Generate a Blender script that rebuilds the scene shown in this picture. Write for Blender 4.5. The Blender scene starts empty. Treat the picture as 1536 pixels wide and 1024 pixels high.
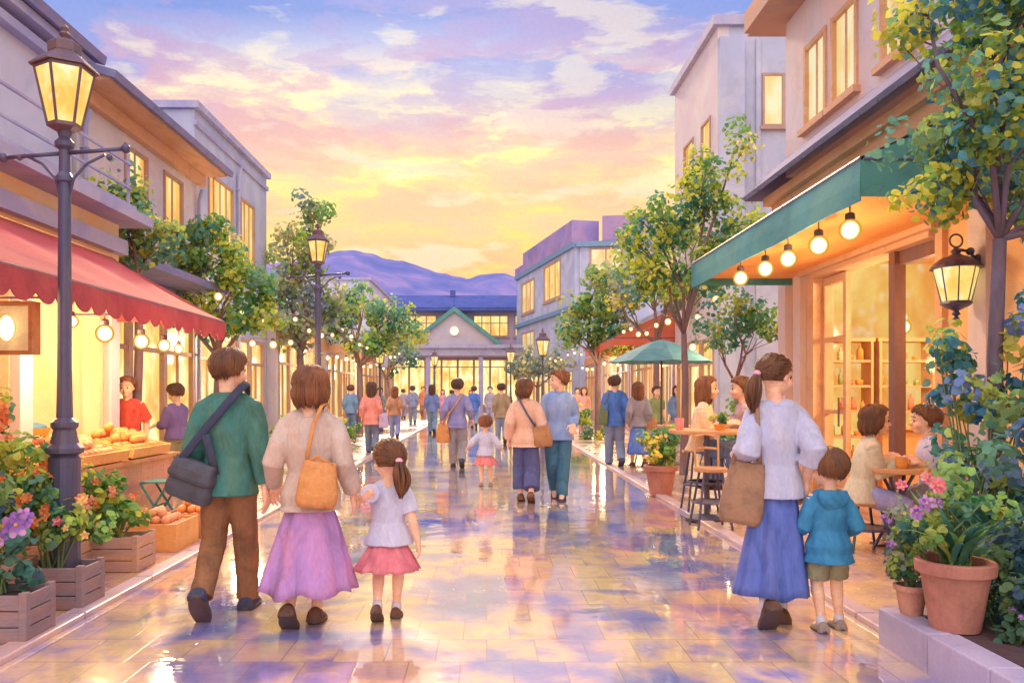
import bpy, math, random
from mathutils import Vector, Matrix, noise, Euler
R = math.radians
rnd = random.Random(7)
scn = bpy.context.scene
COL = scn.collection
EYE = 1.4; FPX = 1200.0; VX = 730.0; VY = 590.0
def P(px, py, Y):            # a point of the photo at depth Y, in metres
    return Vector(((px-VX)/FPX*Y, Y, EYE-(py-VY)/FPX*Y))

# ------------------------------------------------------------------ materials
def srgb(r, g, b):
    f = lambda c: (c/255/12.92) if c/255 <= .04045 else ((c/255+.055)/1.055)**2.4
    return (f(r), f(g), f(b), 1)
class NT:
    def __init__(s, mat):
        s.t = mat.node_tree; s.t.nodes.clear()
    def n(s, kind, **kw):
        nd = s.t.nodes.new(kind)
        ins = kw.pop('i', {})
        for k, v in kw.items(): setattr(nd, k, v)
        for k, v in ins.items():
            if isinstance(v, bpy.types.NodeSocket): s.t.links.new(v, nd.inputs[k])
            else: nd.inputs[k].default_value = v
        return nd
    def l(s, a, b): s.t.links.new(a, b)
    def mix(s, fac, a, b, mode='MIX'):
        m = s.n('ShaderNodeMix', data_type='RGBA', blend_type=mode)
        for k, v in ((0, fac), (6, a), (7, b)):
            if isinstance(v, bpy.types.NodeSocket): s.l(v, m.inputs[k])
            else: m.inputs[k].default_value = v
        return m.outputs[2]
    def ramp(s, fac, stops, interp='LINEAR'):
        r = s.n('ShaderNodeValToRGB'); r.color_ramp.interpolation = interp
        e = r.color_ramp.elements
        while len(e) < len(stops): e.new(.5)
        for k, (p, c) in enumerate(stops):
            e[k].position = p; e[k].color = c if len(c) == 4 else (*c, 1)
        s.l(fac, r.inputs[0]); return r.outputs[0]
    def noise(s, vec, scale, detail=4, rough=.55, dist=0.0, dim='3D'):
        nd = s.n('ShaderNodeTexNoise', noise_dimensions=dim)
        nd.inputs['Scale'].default_value = scale; nd.inputs['Detail'].default_value = detail
        nd.inputs['Roughness'].default_value = rough; nd.inputs['Distortion'].default_value = dist
        if vec is not None: s.l(vec, nd.inputs['Vector'])
        return nd
    def math(s, op, a, b=0.0, clamp=False):
        m = s.n('ShaderNodeMath', operation=op, use_clamp=clamp)
        for k, v in ((0, a), (1, b)):
            if isinstance(v, bpy.types.NodeSocket): s.l(v, m.inputs[k])
            else: m.inputs[k].default_value = v
        return m.outputs[0]
def newmat(name):
    m = bpy.data.materials.new(name); m.use_nodes = True
    return m, NT(m)
def sc3(c, k): return (min(1, c[0]*k), min(1, c[1]*k), min(1, c[2]*k), 1)
MATS = {}
def pig(name, col, scale=3.0, var=.22, rough=.75, tint=None, bump=.0, stretch=(1, 1, 1), metal=0, grain=.07, attr=False, trans=0, spec=.3, emit=0):
    """matt pigment with soft blotches: col mottled between a darker and a lighter tone, with a second hue bled in"""
    if name in MATS: return MATS[name]
    m, t = newmat(name)
    if not attr and tint is None: tint = (col[0]*.8+.02, col[1]*.82+.02, min(1, col[2]*.95+.05), 1)
    tc = t.n('ShaderNodeTexCoord')
    mp = t.n('ShaderNodeMapping', i={'Vector': tc.outputs['Object'], 'Scale': stretch})
    n1 = t.noise(mp.outputs[0], scale, 5, .6, 1.2).outputs[0]
    n2 = t.noise(mp.outputs[0], scale*.45, 3, .5, 2.0).outputs[0]
    n3 = t.noise(mp.outputs[0], 60, 2).outputs[0]
    if attr:
        at = t.n('ShaderNodeAttribute', attribute_name='Col'); base = at.outputs['Color']
        k = t.ramp(n1, [(.3, (1-var,)*3), (.52, (1, 1, 1)), (.7, (1+var*.6,)*3)])
        c = t.mix(1, base, k, 'MULTIPLY')
    else:
        c = t.ramp(n1, [(.3, sc3(col, 1-var)), (.47, col), (.53, sc3(col, 1+var*.25)), (.72, sc3(col, 1+var*.7))])
        c = t.mix(t.math('MULTIPLY', t.ramp(n2, [(.42, (0, 0, 0)), (.62, (1, 1, 1))]), .55), c, tint)
    ln = t.math('ABSOLUTE', t.math('SUBTRACT', n2, .5))
    pool = t.ramp(ln, [(0, (.94, .93, .93)), (.014, (1, 1, 1))])
    c = t.mix(1, c, pool, 'MULTIPLY')
    g = t.ramp(n3, [(.3, (1-grain,)*3), (.7, (1+grain,)*3)])
    c = t.mix(1, c, g, 'MULTIPLY')
    b = t.n('ShaderNodeBsdfPrincipled', i={'Base Color': c, 'Roughness': rough, 'Metallic': metal, 'Specular IOR Level': spec})
    if bump:
        bp = t.n('ShaderNodeBump', i={'Strength': bump, 'Distance': .02, 'Height': n1}); t.l(bp.outputs[0], b.inputs['Normal'])
    if emit:
        t.l(c, b.inputs['Emission Color']); b.inputs['Emission Strength'].default_value = emit
    out = t.n('ShaderNodeOutputMaterial')
    if trans:
        tr = t.n('ShaderNodeBsdfTranslucent', i={'Color': c})
        mx = t.n('ShaderNodeMixShader', i={0: trans}); t.l(b.outputs[0], mx.inputs[1]); t.l(tr.outputs[0], mx.inputs[2])
        t.l(mx.outputs[0], out.inputs[0])
    else: t.l(b.outputs[0], out.inputs[0])
    MATS[name] = m; return m
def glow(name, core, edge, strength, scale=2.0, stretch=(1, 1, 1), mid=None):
    """lit glass, or an inner wall made to glow: mottled warm emission under a slight gloss"""
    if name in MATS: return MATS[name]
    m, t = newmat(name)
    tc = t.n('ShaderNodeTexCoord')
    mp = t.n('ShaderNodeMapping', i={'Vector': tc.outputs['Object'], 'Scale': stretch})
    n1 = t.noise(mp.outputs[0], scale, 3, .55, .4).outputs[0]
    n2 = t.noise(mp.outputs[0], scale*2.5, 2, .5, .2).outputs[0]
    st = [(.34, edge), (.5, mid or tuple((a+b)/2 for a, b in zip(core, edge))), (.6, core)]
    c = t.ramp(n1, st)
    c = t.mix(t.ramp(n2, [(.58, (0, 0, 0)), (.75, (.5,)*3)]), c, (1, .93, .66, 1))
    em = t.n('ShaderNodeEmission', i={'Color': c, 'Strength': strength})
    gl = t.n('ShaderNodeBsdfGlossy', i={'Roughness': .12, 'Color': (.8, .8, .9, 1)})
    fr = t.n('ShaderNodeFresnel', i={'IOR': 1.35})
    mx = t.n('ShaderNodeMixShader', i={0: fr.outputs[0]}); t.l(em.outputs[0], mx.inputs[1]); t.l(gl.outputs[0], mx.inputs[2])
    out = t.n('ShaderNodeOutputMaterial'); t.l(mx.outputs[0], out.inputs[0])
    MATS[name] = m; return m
def bulb_mat(name, core, rim, strength):
    """a globe that is brightest where it is looked at face on, amber towards its rim"""
    if name in MATS: return MATS[name]
    m, t = newmat(name)
    lw = t.n('ShaderNodeLayerWeight', i={'Blend': .5})
    c = t.ramp(lw.outputs['Facing'], [(0, core), (.25, core), (.42, rim), (1, rim)])
    st = t.ramp(lw.outputs['Facing'], [(0, (1, 1, 1)), (.28, (.9,)*3), (.5, (.42,)*3), (1, (.36,)*3)])
    em = t.n('ShaderNodeEmission', i={'Color': c}); t.l(t.math('MULTIPLY', st, strength), em.inputs['Strength'])
    out = t.n('ShaderNodeOutputMaterial'); t.l(em.outputs[0], out.inputs[0])
    MATS[name] = m; return m
def glassmat(name='clear_glass'):
    if name in MATS: return MATS[name]
    m, t = newmat(name)
    tr = t.n('ShaderNodeBsdfTransparent', i={'Color': (1, .97, .92, 1)}); gl = t.n('ShaderNodeBsdfGlossy', i={'Roughness': .03})
    fr = t.n('ShaderNodeFresnel', i={'IOR': 1.16})
    mx = t.n('ShaderNodeMixShader', i={0: fr.outputs[0]}); t.l(tr.outputs[0], mx.inputs[1]); t.l(gl.outputs[0], mx.inputs[2])
    out = t.n('ShaderNodeOutputMaterial'); t.l(mx.outputs[0], out.inputs[0]); MATS[name] = m; return m

# ------------------------------------------------------------------ mesh building
class MB:
    def __init__(s): s.v = []; s.f = []; s.m = []; s.c = []; s.cc = None; s.mi = 0
    def add(s, vs, fs):
        o = len(s.v); s.v.extend([tuple(v) for v in vs])
        for f in fs:
            s.f.append(tuple(i+o for i in f)); s.m.append(s.mi); s.c.append(s.cc)
        return s
    def box(s, c, d, rz=0, M=None, taper=1.0):
        x, y, z = d[0]/2, d[1]/2, d[2]/2
        vs = [Vector((sx*x*(taper if sz < 0 else 1), sy*y*(taper if sz < 0 else 1), sz*z)) for sz in (-1, 1) for sy in (-1, 1) for sx in (-1, 1)]
        Mx = (M or Matrix.Rotation(rz, 3, 'Z'))
        vs = [Mx @ v + Vector(c) for v in vs]
        fs = [(0, 2, 3, 1), (4, 5, 7, 6), (0, 1, 5, 4), (2, 6, 7, 3), (0, 4, 6, 2), (1, 3, 7, 5)]
        if Mx.determinant() < 0: fs = [f[::-1] for f in fs]
        return s.add(vs, fs)
    def rect(s, x0, x1, y0, y1, z0, z1): return s.box(((x0+x1)/2, (y0+y1)/2, (z0+z1)/2), (abs(x1-x0), abs(y1-y0), abs(z1-z0)))
    def loft(s, rings, cap=True, close=False):
        n = len(rings[0]); vs = [v for r in rings for v in r]; fs = []
        m = len(rings)
        for k in range(m if close else m-1):
            k2 = (k+1) % m
            for j in range(n): fs.append((k*n+j, k*n+(j+1) % n, k2*n+(j+1) % n, k2*n+j))
        if cap and not close:
            fs.append(tuple(range(n))[::-1]); fs.append(tuple((m-1)*n+j for j in range(n)))
        return s.add(vs, fs)
    def tube(s, pts, rad, seg=8, cap=True, flat=1.0, up=None, round_ends=False):
        pts = [Vector(p) for p in pts]
        if not hasattr(rad, '__len__'): rad = [rad]*len(pts)
        rad = list(rad)
        if round_ends:
            d0 = (pts[0]-pts[1]).normalized(); d1 = (pts[-1]-pts[-2]).normalized(); a, b = rad[0], rad[-1]
            pts = [pts[0]+d0*a*.97, pts[0]+d0*a*.7]+pts+[pts[-1]+d1*b*.7, pts[-1]+d1*b*.97]
            rad = [a*.25, a*.72]+rad+[b*.72, b*.25]
        rings = []; prev = Vector(up) if up is not None else None
        for k, p in enumerate(pts):
            d = (pts[min(k+1, len(pts)-1)]-pts[max(k-1, 0)])
            d = d.normalized() if d.length > 1e-9 else Vector((0, 0, 1))
            if prev is None: prev = Vector((1, 0, 0)) if abs(d.x) < .8 else Vector((0, 1, 0))
            u = (prev-d*prev.dot(d)); u = u.normalized() if u.length > 1e-6 else d.orthogonal().normalized()
            w = d.cross(u); prev = u
            rings.append([p+(u*math.cos(a)+w*math.sin(a)*flat)*rad[k] for a in [2*math.pi*j/seg for j in range(seg)]])
        return s.loft(rings, cap)
    def ell(s, c, r, nu=16, nv=10, M=None):
        c = Vector(c); rings = []
        if not hasattr(r, '__len__'): r = (r, r, r)
        for k in range(1, nv):
            th = math.pi*k/nv
            ring = []
            for j in range(nu):
                a = 2*math.pi*j/nu
                v = Vector((r[0]*math.sin(th)*math.cos(a), r[1]*math.sin(th)*math.sin(a), -r[2]*math.cos(th)))
                ring.append((M @ v if M is not None else v)+c)
            rings.append(ring)
        o = [x for rr in rings for x in rr]; n = len(o)
        b = Vector((0, 0, -r[2])); t = Vector((0, 0, r[2]))
        if M is not None: b = M @ b; t = M @ t
        fs = []
        for k in range(nv-2):
            for j in range(nu): fs.append((k*nu+j, k*nu+(j+1) % nu, (k+1)*nu+(j+1) % nu, (k+1)*nu+j))
        for j in range(nu):
            fs.append((n, (j+1) % nu, j)); fs.append((n+1, (nv-2)*nu+j, (nv-2)*nu+(j+1) % nu))
        return s.add(o+[b+c, t+c], fs)
    def lathe(s, prof, c=(0, 0, 0), seg=20, cap=True, fac=None):
        c = Vector(c); rings = []
        for r, z in prof:
            rings.append([c+Vector((r*math.cos(2*math.pi*(j+.5)/seg), r*math.sin(2*math.pi*(j+.5)/seg), z)) for j in range(seg)])
        return s.loft(rings, cap)
    def leaf(s, c, nrm, size, r=rnd, lobes=True):
        nrm = nrm.normalized() if nrm.length > 1e-6 else Vector((0, 0, 1)); u = nrm.orthogonal().normalized(); w = nrm.cross(u)
        a0 = r.uniform(0, 6.28); n = 7 if lobes else 5
        vs = []
        for j in range(n):
            a = a0+2*math.pi*j/n; q = size*r.uniform(.62, 1.12)
            vs.append(c+(u*math.cos(a)+w*math.sin(a))*q+nrm*size*r.uniform(-.18, .18))
        return s.add(vs, [tuple(range(n))])
    def blade(s, base, d, length, width, bend=.5, seg=4, side=None):
        d = d.normalized(); side = side or d.cross(Vector((0, 0, 1)))
        side = side.normalized() if side.length > 1e-5 else Vector((1, 0, 0))
        vs = []; p = Vector(base)
        for k in range(seg+1):
            q = k/seg; w = width*(math.sin(math.pi*min(.97, .12+q*.86)))
            vs += [p-side*w/2, p+side*w/2]
            d = (d+Vector((0, 0, -bend/seg))).normalized(); p = p+d*length/seg
        return s.add(vs, [(2*k, 2*k+1, 2*k+3, 2*k+2) for k in range(seg)])
    def data(s, name, mats, smooth=False):
        me = bpy.data.meshes.new(name); me.from_pydata(s.v, [], s.f)
        if not isinstance(mats, (list, tuple)): mats = [mats]
        for m in mats: me.materials.append(m)
        if any(s.m): me.polygons.foreach_set('material_index', s.m)
        if any(c is not None for c in s.c):
            at = me.color_attributes.new('Col', 'FLOAT_COLOR', 'CORNER'); buf = []
            for f, c in zip(s.f, s.c): buf += list((c or (1, 1, 1, 1)))*len(f)
            at.data.foreach_set('color', buf)
        if smooth: me.polygons.foreach_set('use_smooth', [True]*len(me.polygons))
        me.update(); return me
    def build(s, name, mats, parent=None, smooth=False, bevel=0, loc=None):
        o = bpy.data.objects.new(name, s.data(name, mats, smooth)); COL.objects.link(o)
        if parent is not None: o.parent = parent
        if loc is not None: o.location = loc
        if bevel:
            b = o.modifiers.new('b', 'BEVEL'); b.width = bevel; b.segments = 2; b.limit_method = 'ANGLE'
        if smooth and not bevel and False: pass
        return o
def tag(o, label=None, cat=None, group=None, kind=None):
    if label: o['label'] = label
    if cat: o['category'] = cat
    if group: o['group'] = group
    if kind: o['kind'] = kind
    return o
def root(name, loc=(0, 0, 0), rz=0, label=None, cat=None, group=None):
    o = bpy.data.objects.new(name, None); COL.objects.link(o); o.location = loc; o.rotation_euler = (0, 0, rz); o.empty_display_size = .1
    return tag(o, label, cat, group)
def copy_tree(o, parent=None, first=True):
    c = o.copy(); COL.objects.link(c)
    if not first: c.parent = parent
    for ch in [x for x in KIDS.get(o.name, [])] if o.name in KIDS else list(o.children): copy_tree(ch, c, False)
    return c
KIDS = {}
_DG = None
def remesh(mb, name, mats, parent, vox, disp=0.0, freq=(12, 12, 5), smooth_it=4, seed=0, keep=None):
    """weld overlapping closed shapes into one continuous skin"""
    me0 = mb.data('tmp', mats)
    o = bpy.data.objects.new('tmp', me0); COL.objects.link(o)
    r = o.modifiers.new('r', 'REMESH'); r.mode = 'VOXEL'; r.voxel_size = vox
    s = o.modifiers.new('s', 'SMOOTH'); s.iterations = smooth_it; s.factor = .5
    dg = bpy.context.evaluated_depsgraph_get()
    me = bpy.data.meshes.new_from_object(o.evaluated_get(dg)); me.name = name
    bpy.data.objects.remove(o); bpy.data.meshes.remove(me0)
    if disp:
        off = Vector((seed*3.1, seed*1.7, seed*2.3))
        nv = len(me.vertices); co = [0.0]*(nv*3); no = [0.0]*(nv*3)
        me.vertices.foreach_get('co', co); me.vertices.foreach_get('normal', no)
        for i in range(0, nv*3, 3):
            p = Vector((co[i]*freq[0], co[i+1]*freq[1], co[i+2]*freq[2]))+off
            d = (noise.noise(p)+.5*noise.noise(p*2.1))*disp
            co[i] += no[i]*d; co[i+1] += no[i+1]*d; co[i+2] += no[i+2]*d
        me.vertices.foreach_set('co', co)
    me.materials.clear()
    for m in (mats if isinstance(mats, (list, tuple)) else [mats]): me.materials.append(m)
    me.polygons.foreach_set('use_smooth', [True]*len(me.polygons)); me.update()
    ob = bpy.data.objects.new(name, me); COL.objects.link(ob)
    if parent is not None: ob.parent = parent
    return ob
# ------------------------------------------------------------------ people
SKIN = pig('skin', srgb(244, 202, 170), scale=9, var=.1, tint=srgb(244, 176, 148), rough=.6, spec=.2)
def cloth(name, rgb, tint=None, scale=7, var=.3, stretch=(1, 1, .5)):
    return pig(name, srgb(*rgb), scale=scale, var=var, tint=srgb(*tint) if tint else None, rough=.9, bump=.35, stretch=stretch, spec=.1)
def hairmat(name, rgb, tint): return pig(name, srgb(*rgb), scale=14, var=.45, tint=srgb(*tint), rough=.55, bump=.4, stretch=(1, 1, .25), spec=.35)
HAIR_BROWN = hairmat('hair_brown', (98, 66, 46), (150, 96, 56))
HAIR_DARK = hairmat('hair_dark', (80, 56, 46), (120, 82, 58))
HAIR_CHEST = hairmat('hair_chestnut', (116, 74, 50), (176, 110, 66))
EYE_DARK = pig('eye_dark', srgb(58, 40, 34), rough=.3, var=.05)
LIP = pig('lip', srgb(205, 110, 96), rough=.5, var=.05)
SHOE_BROWN = cloth('shoe_brown', (104, 78, 66), (140, 100, 80))
SHOE_DARK = cloth('shoe_dark', (72, 76, 96), (96, 92, 110))
SHOE_PALE = cloth('shoe_pale', (150, 138, 132), (170, 150, 136))
SOCK = cloth('sock', (214, 206, 212))
def ik(a, t, l1, l2, bend):
    a = Vector(a); t = Vector(t); d = t-a; L = d.length
    mx = (l1+l2)*.998
    if L > mx: t = a+d*(mx/L); d = t-a; L = mx
    L = max(L, abs(l1-l2)+1e-4)
    u = d.normalized(); x = (l1*l1-l2*l2+L*L)/(2*L); hgt = math.sqrt(max(0, l1*l1-x*x))
    b = Vector(bend); b = b-u*b.dot(u); b = b.normalized() if b.length > 1e-5 else u.orthogonal()
    return a+u*x+b*hgt, t
def hand(mb, w, d, n, th, s, curl=.5):
    """w wrist, d direction, n palm side, th side the thumb leaves from, s hand length"""
    d = d.normalized(); n = (n-d*n.dot(d)).normalized(); lat = (th-d*th.dot(d)-n*th.dot(n))
    lat = lat.normalized() if lat.length > 1e-4 else d.cross(n)
    for i, (o, ln, kk) in enumerate(((.30, .40, .50), (.10, .46, .53), (-.10, .43, .51), (-.28, .34, .46))):
        k = w+d*kk*s+lat*o*.8*s
        mb.tube([w+lat*o*.35*s-d*.04*s, w+d*.25*s+lat*o*.62*s, k], [.105*s, .115*s, .088*s], 6, round_ends=True)
        pts = [k]; dd = d.copy(); 
        for q in range(3):
            ang = curl*(.55 if q == 0 else .75)
            dd = (dd*math.cos(ang)+n*math.sin(ang)).normalized(); 
            pts.append(pts[-1]+(dd+lat*o*.12)*ln*s*(.4, .33, .27)[q])
            n_ = n; 
        mb.tube(pts, [.07*s, .062*s, .055*s, .045*s], 6, round_ends=True)
    b = w+d*.14*s+lat*.2*s
    mb.tube([b, b+(d*.6+lat*.75+n*.3).normalized()*.24*s, b+(d*.85+lat*.6+n*.35).normalized()*.42*s, b+(d*1.0+lat*.42+n*.45).normalized()*.56*s], [.095*s, .08*s, .065*s, .05*s], 6, round_ends=True)
def oval(c, rx, ry, n=28, M=None, fold=0, nf=9, ph=0):
    c = Vector(c); out = []
    for j in range(n):
        a = 2*math.pi*j/n; k = 1+fold*(math.cos(nf*a+ph)+.5*math.cos((nf*1.0+4)*a+ph*2))
        v = Vector((rx*k*math.cos(a), ry*k*math.sin(a), 0)); out.append((M @ v if M else v)+c)
    return out
HAIRFINE = [False]
def hair(mb, C, M, H, style, r, vol=1.0):
    """strands laid over the skull from the parting, then falling or gathered; C head centre, M head rotation, H head height"""
    rx, ry, rz = .43*H*vol, .50*H*vol, .46*H*vol
    c0 = Vector((0, -.05*H, .11*H))
    def S(th, ph, k=1.0): return c0+Vector((rx*k*math.sin(th)*math.sin(ph), ry*k*math.sin(th)*math.cos(ph), rz*k*math.cos(th)))
    def W(p): return C+M @ p
    # a skull cap that leaves the face free
    cap = []
    nph = 28
    for k in range(9):
        ring = []
        for j in range(nph):
            ph = 2*math.pi*j/nph; f = max(0, math.cos(ph)); lim = R(124)-f**.7*R(72 if style != 'bob' else 60)
            if style in ('pony',): lim = R(128)-f**.7*R(74)
            ring.append(W(S(max(.02, lim*k/8), ph, .98 if k < 8 else .9)))
        cap.append(ring)
    mb.loft(cap, cap=True)
    N = {'short': 110, 'pony': 100, 'bob': 130, 'long': 130}[style]; fine = 1.0
    if H > .15 and HAIRFINE[0]: N = int(N*2.6); fine = .52
    tie = Vector((0, -.60*H, .02*H))
    for i in range(N):
        ph = 2*math.pi*(i+r.random())/N; f = max(0, math.cos(ph))
        w = r.uniform(.028, .05)*H*fine
        if style == 'pony':
            th0 = R(8)+r.random()*R(116); lim = R(128)-f**.7*R(78); th0 = min(th0, lim)
            if math.cos(ph) < -.8: continue
            pts = []
            a = S(th0, ph, 1.0)
            for q in range(5):
                t = q/4; p = a.lerp(tie, t); dd = p-c0
                e = math.sqrt((dd.x/rx)**2+(dd.y/ry)**2+(dd.z/rz)**2)
                if e > 1e-4: p = c0+dd*(1.0/e)*(1+.02*r.random())
                pts.append(W(p))
            mb.tube(pts, [w*.5, w, w, w*.9, w*.5], 5); continue
        th0 = r.random()*R(50); end = R(122)-f**.7*R(66)
        if style == 'short': end = R(126)-f**.6*R(68)-(abs(math.sin(ph))**4)*R(10)+r.uniform(-.1, .1)
        if style == 'bob': end = R(100)-f**.6*R(44)
        if style == 'long': end = R(100)-f**.6*R(44)
        pts = []; rr = []
        for q in range(6):
            t = q/5; th = th0+(end-th0)*t; k = 1.0+.05*math.sin(t*3)+r.uniform(0, .055)
            pts.append(W(S(th, ph+.35*(t-.5)*(1 if math.sin(ph) > 0 else -1)*(.6 if f > .2 else .1), k))); rr.append(w*(.6+.6*math.sin(.4+t*2.2)))
        if style in ('bob', 'long') and math.cos(ph) < .55:
            drop = (r.uniform(.42, .58) if style == 'bob' else r.uniform(.8, 1.15))*H
            base = pts[-1]; outv = (M @ Vector((math.sin(ph), math.cos(ph), 0)))
            for q in range(1, 5):
                t = q/4; inw = -.12*H*t*t if style == 'bob' else -.10*H*t
                pts.append(base+Vector((0, 0, -drop*t))+outv*(inw+.06*H*math.sin(t*3))); rr.append(w*(1.15, 1.1, .9, .35)[q-1])
        else:
            if style == 'short': pts.append(pts[-1]+(pts[-1]-pts[-2])*r.uniform(.2, .7)+M @ Vector((math.sin(ph), math.cos(ph), 0))*r.uniform(-.05, .03)*H); rr.append(w*.2)
        mb.tube(pts, rr, 5)
    if style in ('bob', 'long'):
        L = .50*H if style == 'bob' else .95*H; rings = []
        for q in range(7):
            t = q/6; kx = rx*(.92+.08*math.sin(t*3)-.25*t*t); ky = ry*.78*(1-.3*t*t)
            rings.append([W(Vector((kx*math.cos(a), -.14*H+ky*(math.sin(a) if math.sin(a) < 0 else math.sin(a)*.15), .12*H)))+Vector((0, 0, -L*t-.0*H)) for a in [2*math.pi*j/24 for j in range(24)]])
        mb.loft(rings)
    if style == 'pony':
        L = .92*H
        for i in range(26 if fine == 1 else 60):
            a = r.uniform(0, 6.28); q0 = r.uniform(0, 1)**.5; o = Vector((math.cos(a), math.sin(a), 0))*q0
            pts = []; rr = []
            ll = L*r.uniform(.8, 1.05); wv = r.uniform(-.04, .04)*H
            for k in range(8):
                t = k/7; sp = .04+.16*math.sin(math.pi*min(1, t*1.05))**.8
                back = -.16*H*math.sin(t*2.2)
                pts.append(W(tie)+M @ Vector((0, back, 0))+Vector((o.x*sp*H+wv*t, o.y*sp*.8*H, -ll*t))); rr.append(H*fine*(.035+.03*math.sin(math.pi*t))*(1 if t < .99 else .3))
            mb.tube(pts, rr, 5)
BUST = {}
def person(label, X, Y, h, yaw=0, z0=0.0, hs=1.1, vox=.012, top=None, top_kind='long', hem=.05, bottom=None, bottom_kind='trousers', blen=None,
           hair_style='short', hair_m=None, hl=None, hr=None, fl=None, fr=None, head_yaw=0, head_pitch=0, w=1.0, hip=None, shoe=None, collar=False,
           seed=1, group=None, lean=0, sock=False, face=False, flare=0.0, cat='person', hipx=0, loose=1.0, nf=9, curl=.45, inner=None, hvol=1.0):
    """local frame: faces +y, right hand on +x; hl/hr wrist targets, fl/fr = (x, y, lift, pitch degrees) of the feet, in metres"""
    r = random.Random(seed*13+5)
    o = root('person', (X, Y, z0), R(yaw), label, cat, group)
    Hh = .133*h*hs
    hz = (.515-(hs-1)*.09)*h if hip is None else hip
    seated = hip is not None
    tors = ((1-.133*hs-.055)-(.515-(hs-1)*.09))*h
    sz = hz+tors
    ln = math.tan(R(lean))
    def T(p):  # torso lean forward
        p = Vector(p); q = max(0, p.z-hz); return Vector((p.x, p.y+q*ln, p.z))
    shx = .100*h*w*(1 if hs < 1.3 else .90)
    slv = min(loose, 1.12)
    leg = (.515-(hs-1)*.09)*h-.045*h; l1 = l2 = leg*.505
    hip_l, hip_r = Vector((-.048*h*w, 0, hz)), Vector((.048*h*w, 0, hz))
    dfl, dfr = (-.05*h, .09*h, 0, 0), (.055*h, -.11*h, .03*h, 30)
    fl = fl or dfl; fr = fr or dfr
    arm = .158*h; fore = .142*h; hsz = .105*h*(1.0 if hs < 1.3 else .95)
    skin = MB(); 
    # head
    HC = T((0, .012*h, sz+.042*h+Hh*.5)); HC.z = sz+.042*h+Hh*.5
    M = Matrix.Rotation(R(head_yaw), 3, 'Z') @ Matrix.Rotation(R(head_pitch), 3, 'X')
    hp = lambda x, y, z: HC+M @ (Vector((x, y, z))*Hh)
    skin.ell(hp(0, -.03, .12), (.37*Hh, .44*Hh, .38*Hh), 20, 14, M)
    skin.ell(hp(0, .08, -.14), (.29*Hh, .32*Hh, .33*Hh), 16, 12, M)
    skin.ell(hp(0, .20, -.36), (.15*Hh, .17*Hh, .12*Hh), 12, 8, M)
    for sx in (-1, 1):
        skin.ell(hp(.355*sx, -.02, -.05), (.04*Hh, .07*Hh, .10*Hh), 10, 8, M)
        skin.ell(hp(.18*sx, .24, -.17), (.13*Hh, .14*Hh, .12*Hh), 10, 8, M)
    skin.tube([hp(0, .36, .02), hp(0, .43, -.10), hp(0, .455, -.15)], [.035*Hh, .05*Hh, .055*Hh], 8, round_ends=True)
    skin.ell(hp(0, .385, -.26), (.085*Hh, .06*Hh, .04*Hh), 8, 6, M)
    neck0 = T((0, -.005*h, sz-.01*h))
    skin.tube([neck0, neck0.lerp(hp(0, -.08, -.3), .55), hp(0, -.08, -.2)], [.040*h*w, .033*h*w, .034*h*w], 14, round_ends=True)
    # torso
    def ringz(f): return hz+tors*f
    tr = [(-.16, .088, .066), (0, .094, .070), (.3, .078, .058), (.62, .090, .066), (.82, .094, .060), (.94, .078, .050), (1.02, .050, .040), (1.07, .036, .032)]
    def torso(mb, k, add, n=26, frm=0, hemz=None, hemr=None, upto=9):
        rings = []
        if hemz is not None:
            rings.append(oval(T((0, 0, hemz)), hemr[0], hemr[1], n)); 
        for f, a, b in tr[frm:]:
            if f > upto: break
            if hemz is not None and ringz(f) <= hemz+.01*h: continue
            q = 1 if hemz is None or f > .2 else (loose if f < 0 else 1+(loose-1)*.8)
            rings.append(oval(T((0, 0, ringz(f))), a*h*w*k*q+add, b*h*k*max(q, 1.06 if q > 1 else 1)+add, n))
        mb.loft(rings)
    torso(skin, .93, 0)
    SL, SR = T((-shx, 0, sz-.022*h)), T((shx, 0, sz-.022*h))
    jl = []
    for side, S0, tg in ((-1, SL, hl), (1, SR, hr)):
        if tg is None: tg = (side*(shx+.035*h), -.02*h*side*(1 if seed % 2 else -1), sz-arm-fore+.012*h)
        E, Wt = ik(S0, tg, arm, fore, (side*.12, -1, -.1) )
        d = (Wt-E).normalized(); inward = Vector((-side, 0, 0)); fwd = Vector((0, 1, 0))
        if abs(d.z) < .75: hd = (d+Vector((0, 0, -.15))).normalized(); pn = Vector((-side*.6, 0, -.8)); 
        else: hd = (d+Vector((0, 0, -.5))).normalized(); pn = inward
        skin.tube([S0, S0.lerp(E, .5), E, E.lerp(Wt, .35), Wt], [.034*h*w, .030*h*w, .026*h, .026*h, .0165*h], 12, round_ends=True)
        hand(skin, Wt, hd, pn, fwd if abs(d.z) > .75 else Vector((-side*.7, .2, .6)), hsz, curl)
        jl.append((side, S0, E, Wt))
    legs = []
    for side, Hp, ft in ((-1, hip_l, fl), (1, hip_r, fr)):
        ank = Vector((ft[0], ft[1], ft[2]+.048*h+math.sin(R(ft[3]))*.03*h))
        K, A = ik(Hp, ank, l1, l2, (side*.12, 1, .15 if seated else 0))
        skin.tube([Hp, Hp.lerp(K, .5), K, K.lerp(A, .3), K.lerp(A, .7), A], [.056*h*w, .048*h*w, .034*h, .034*h, .025*h, .020*h], 14, round_ends=True)
        pt = R(ft[3]); fd = Vector((0, math.cos(pt), -math.sin(pt))); fu = Vector((0, math.sin(pt), math.cos(pt)))
        toe = A+fd*.085*h-fu*.03*h
        skin.tube([A-fd*.02*h-fu*.02*h, A+fd*.04*h-fu*.022*h, toe], [.024*h, .024*h, .018*h], 10, round_ends=True)
        legs.append((side, Hp, K, A, fd, fu))
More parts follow.
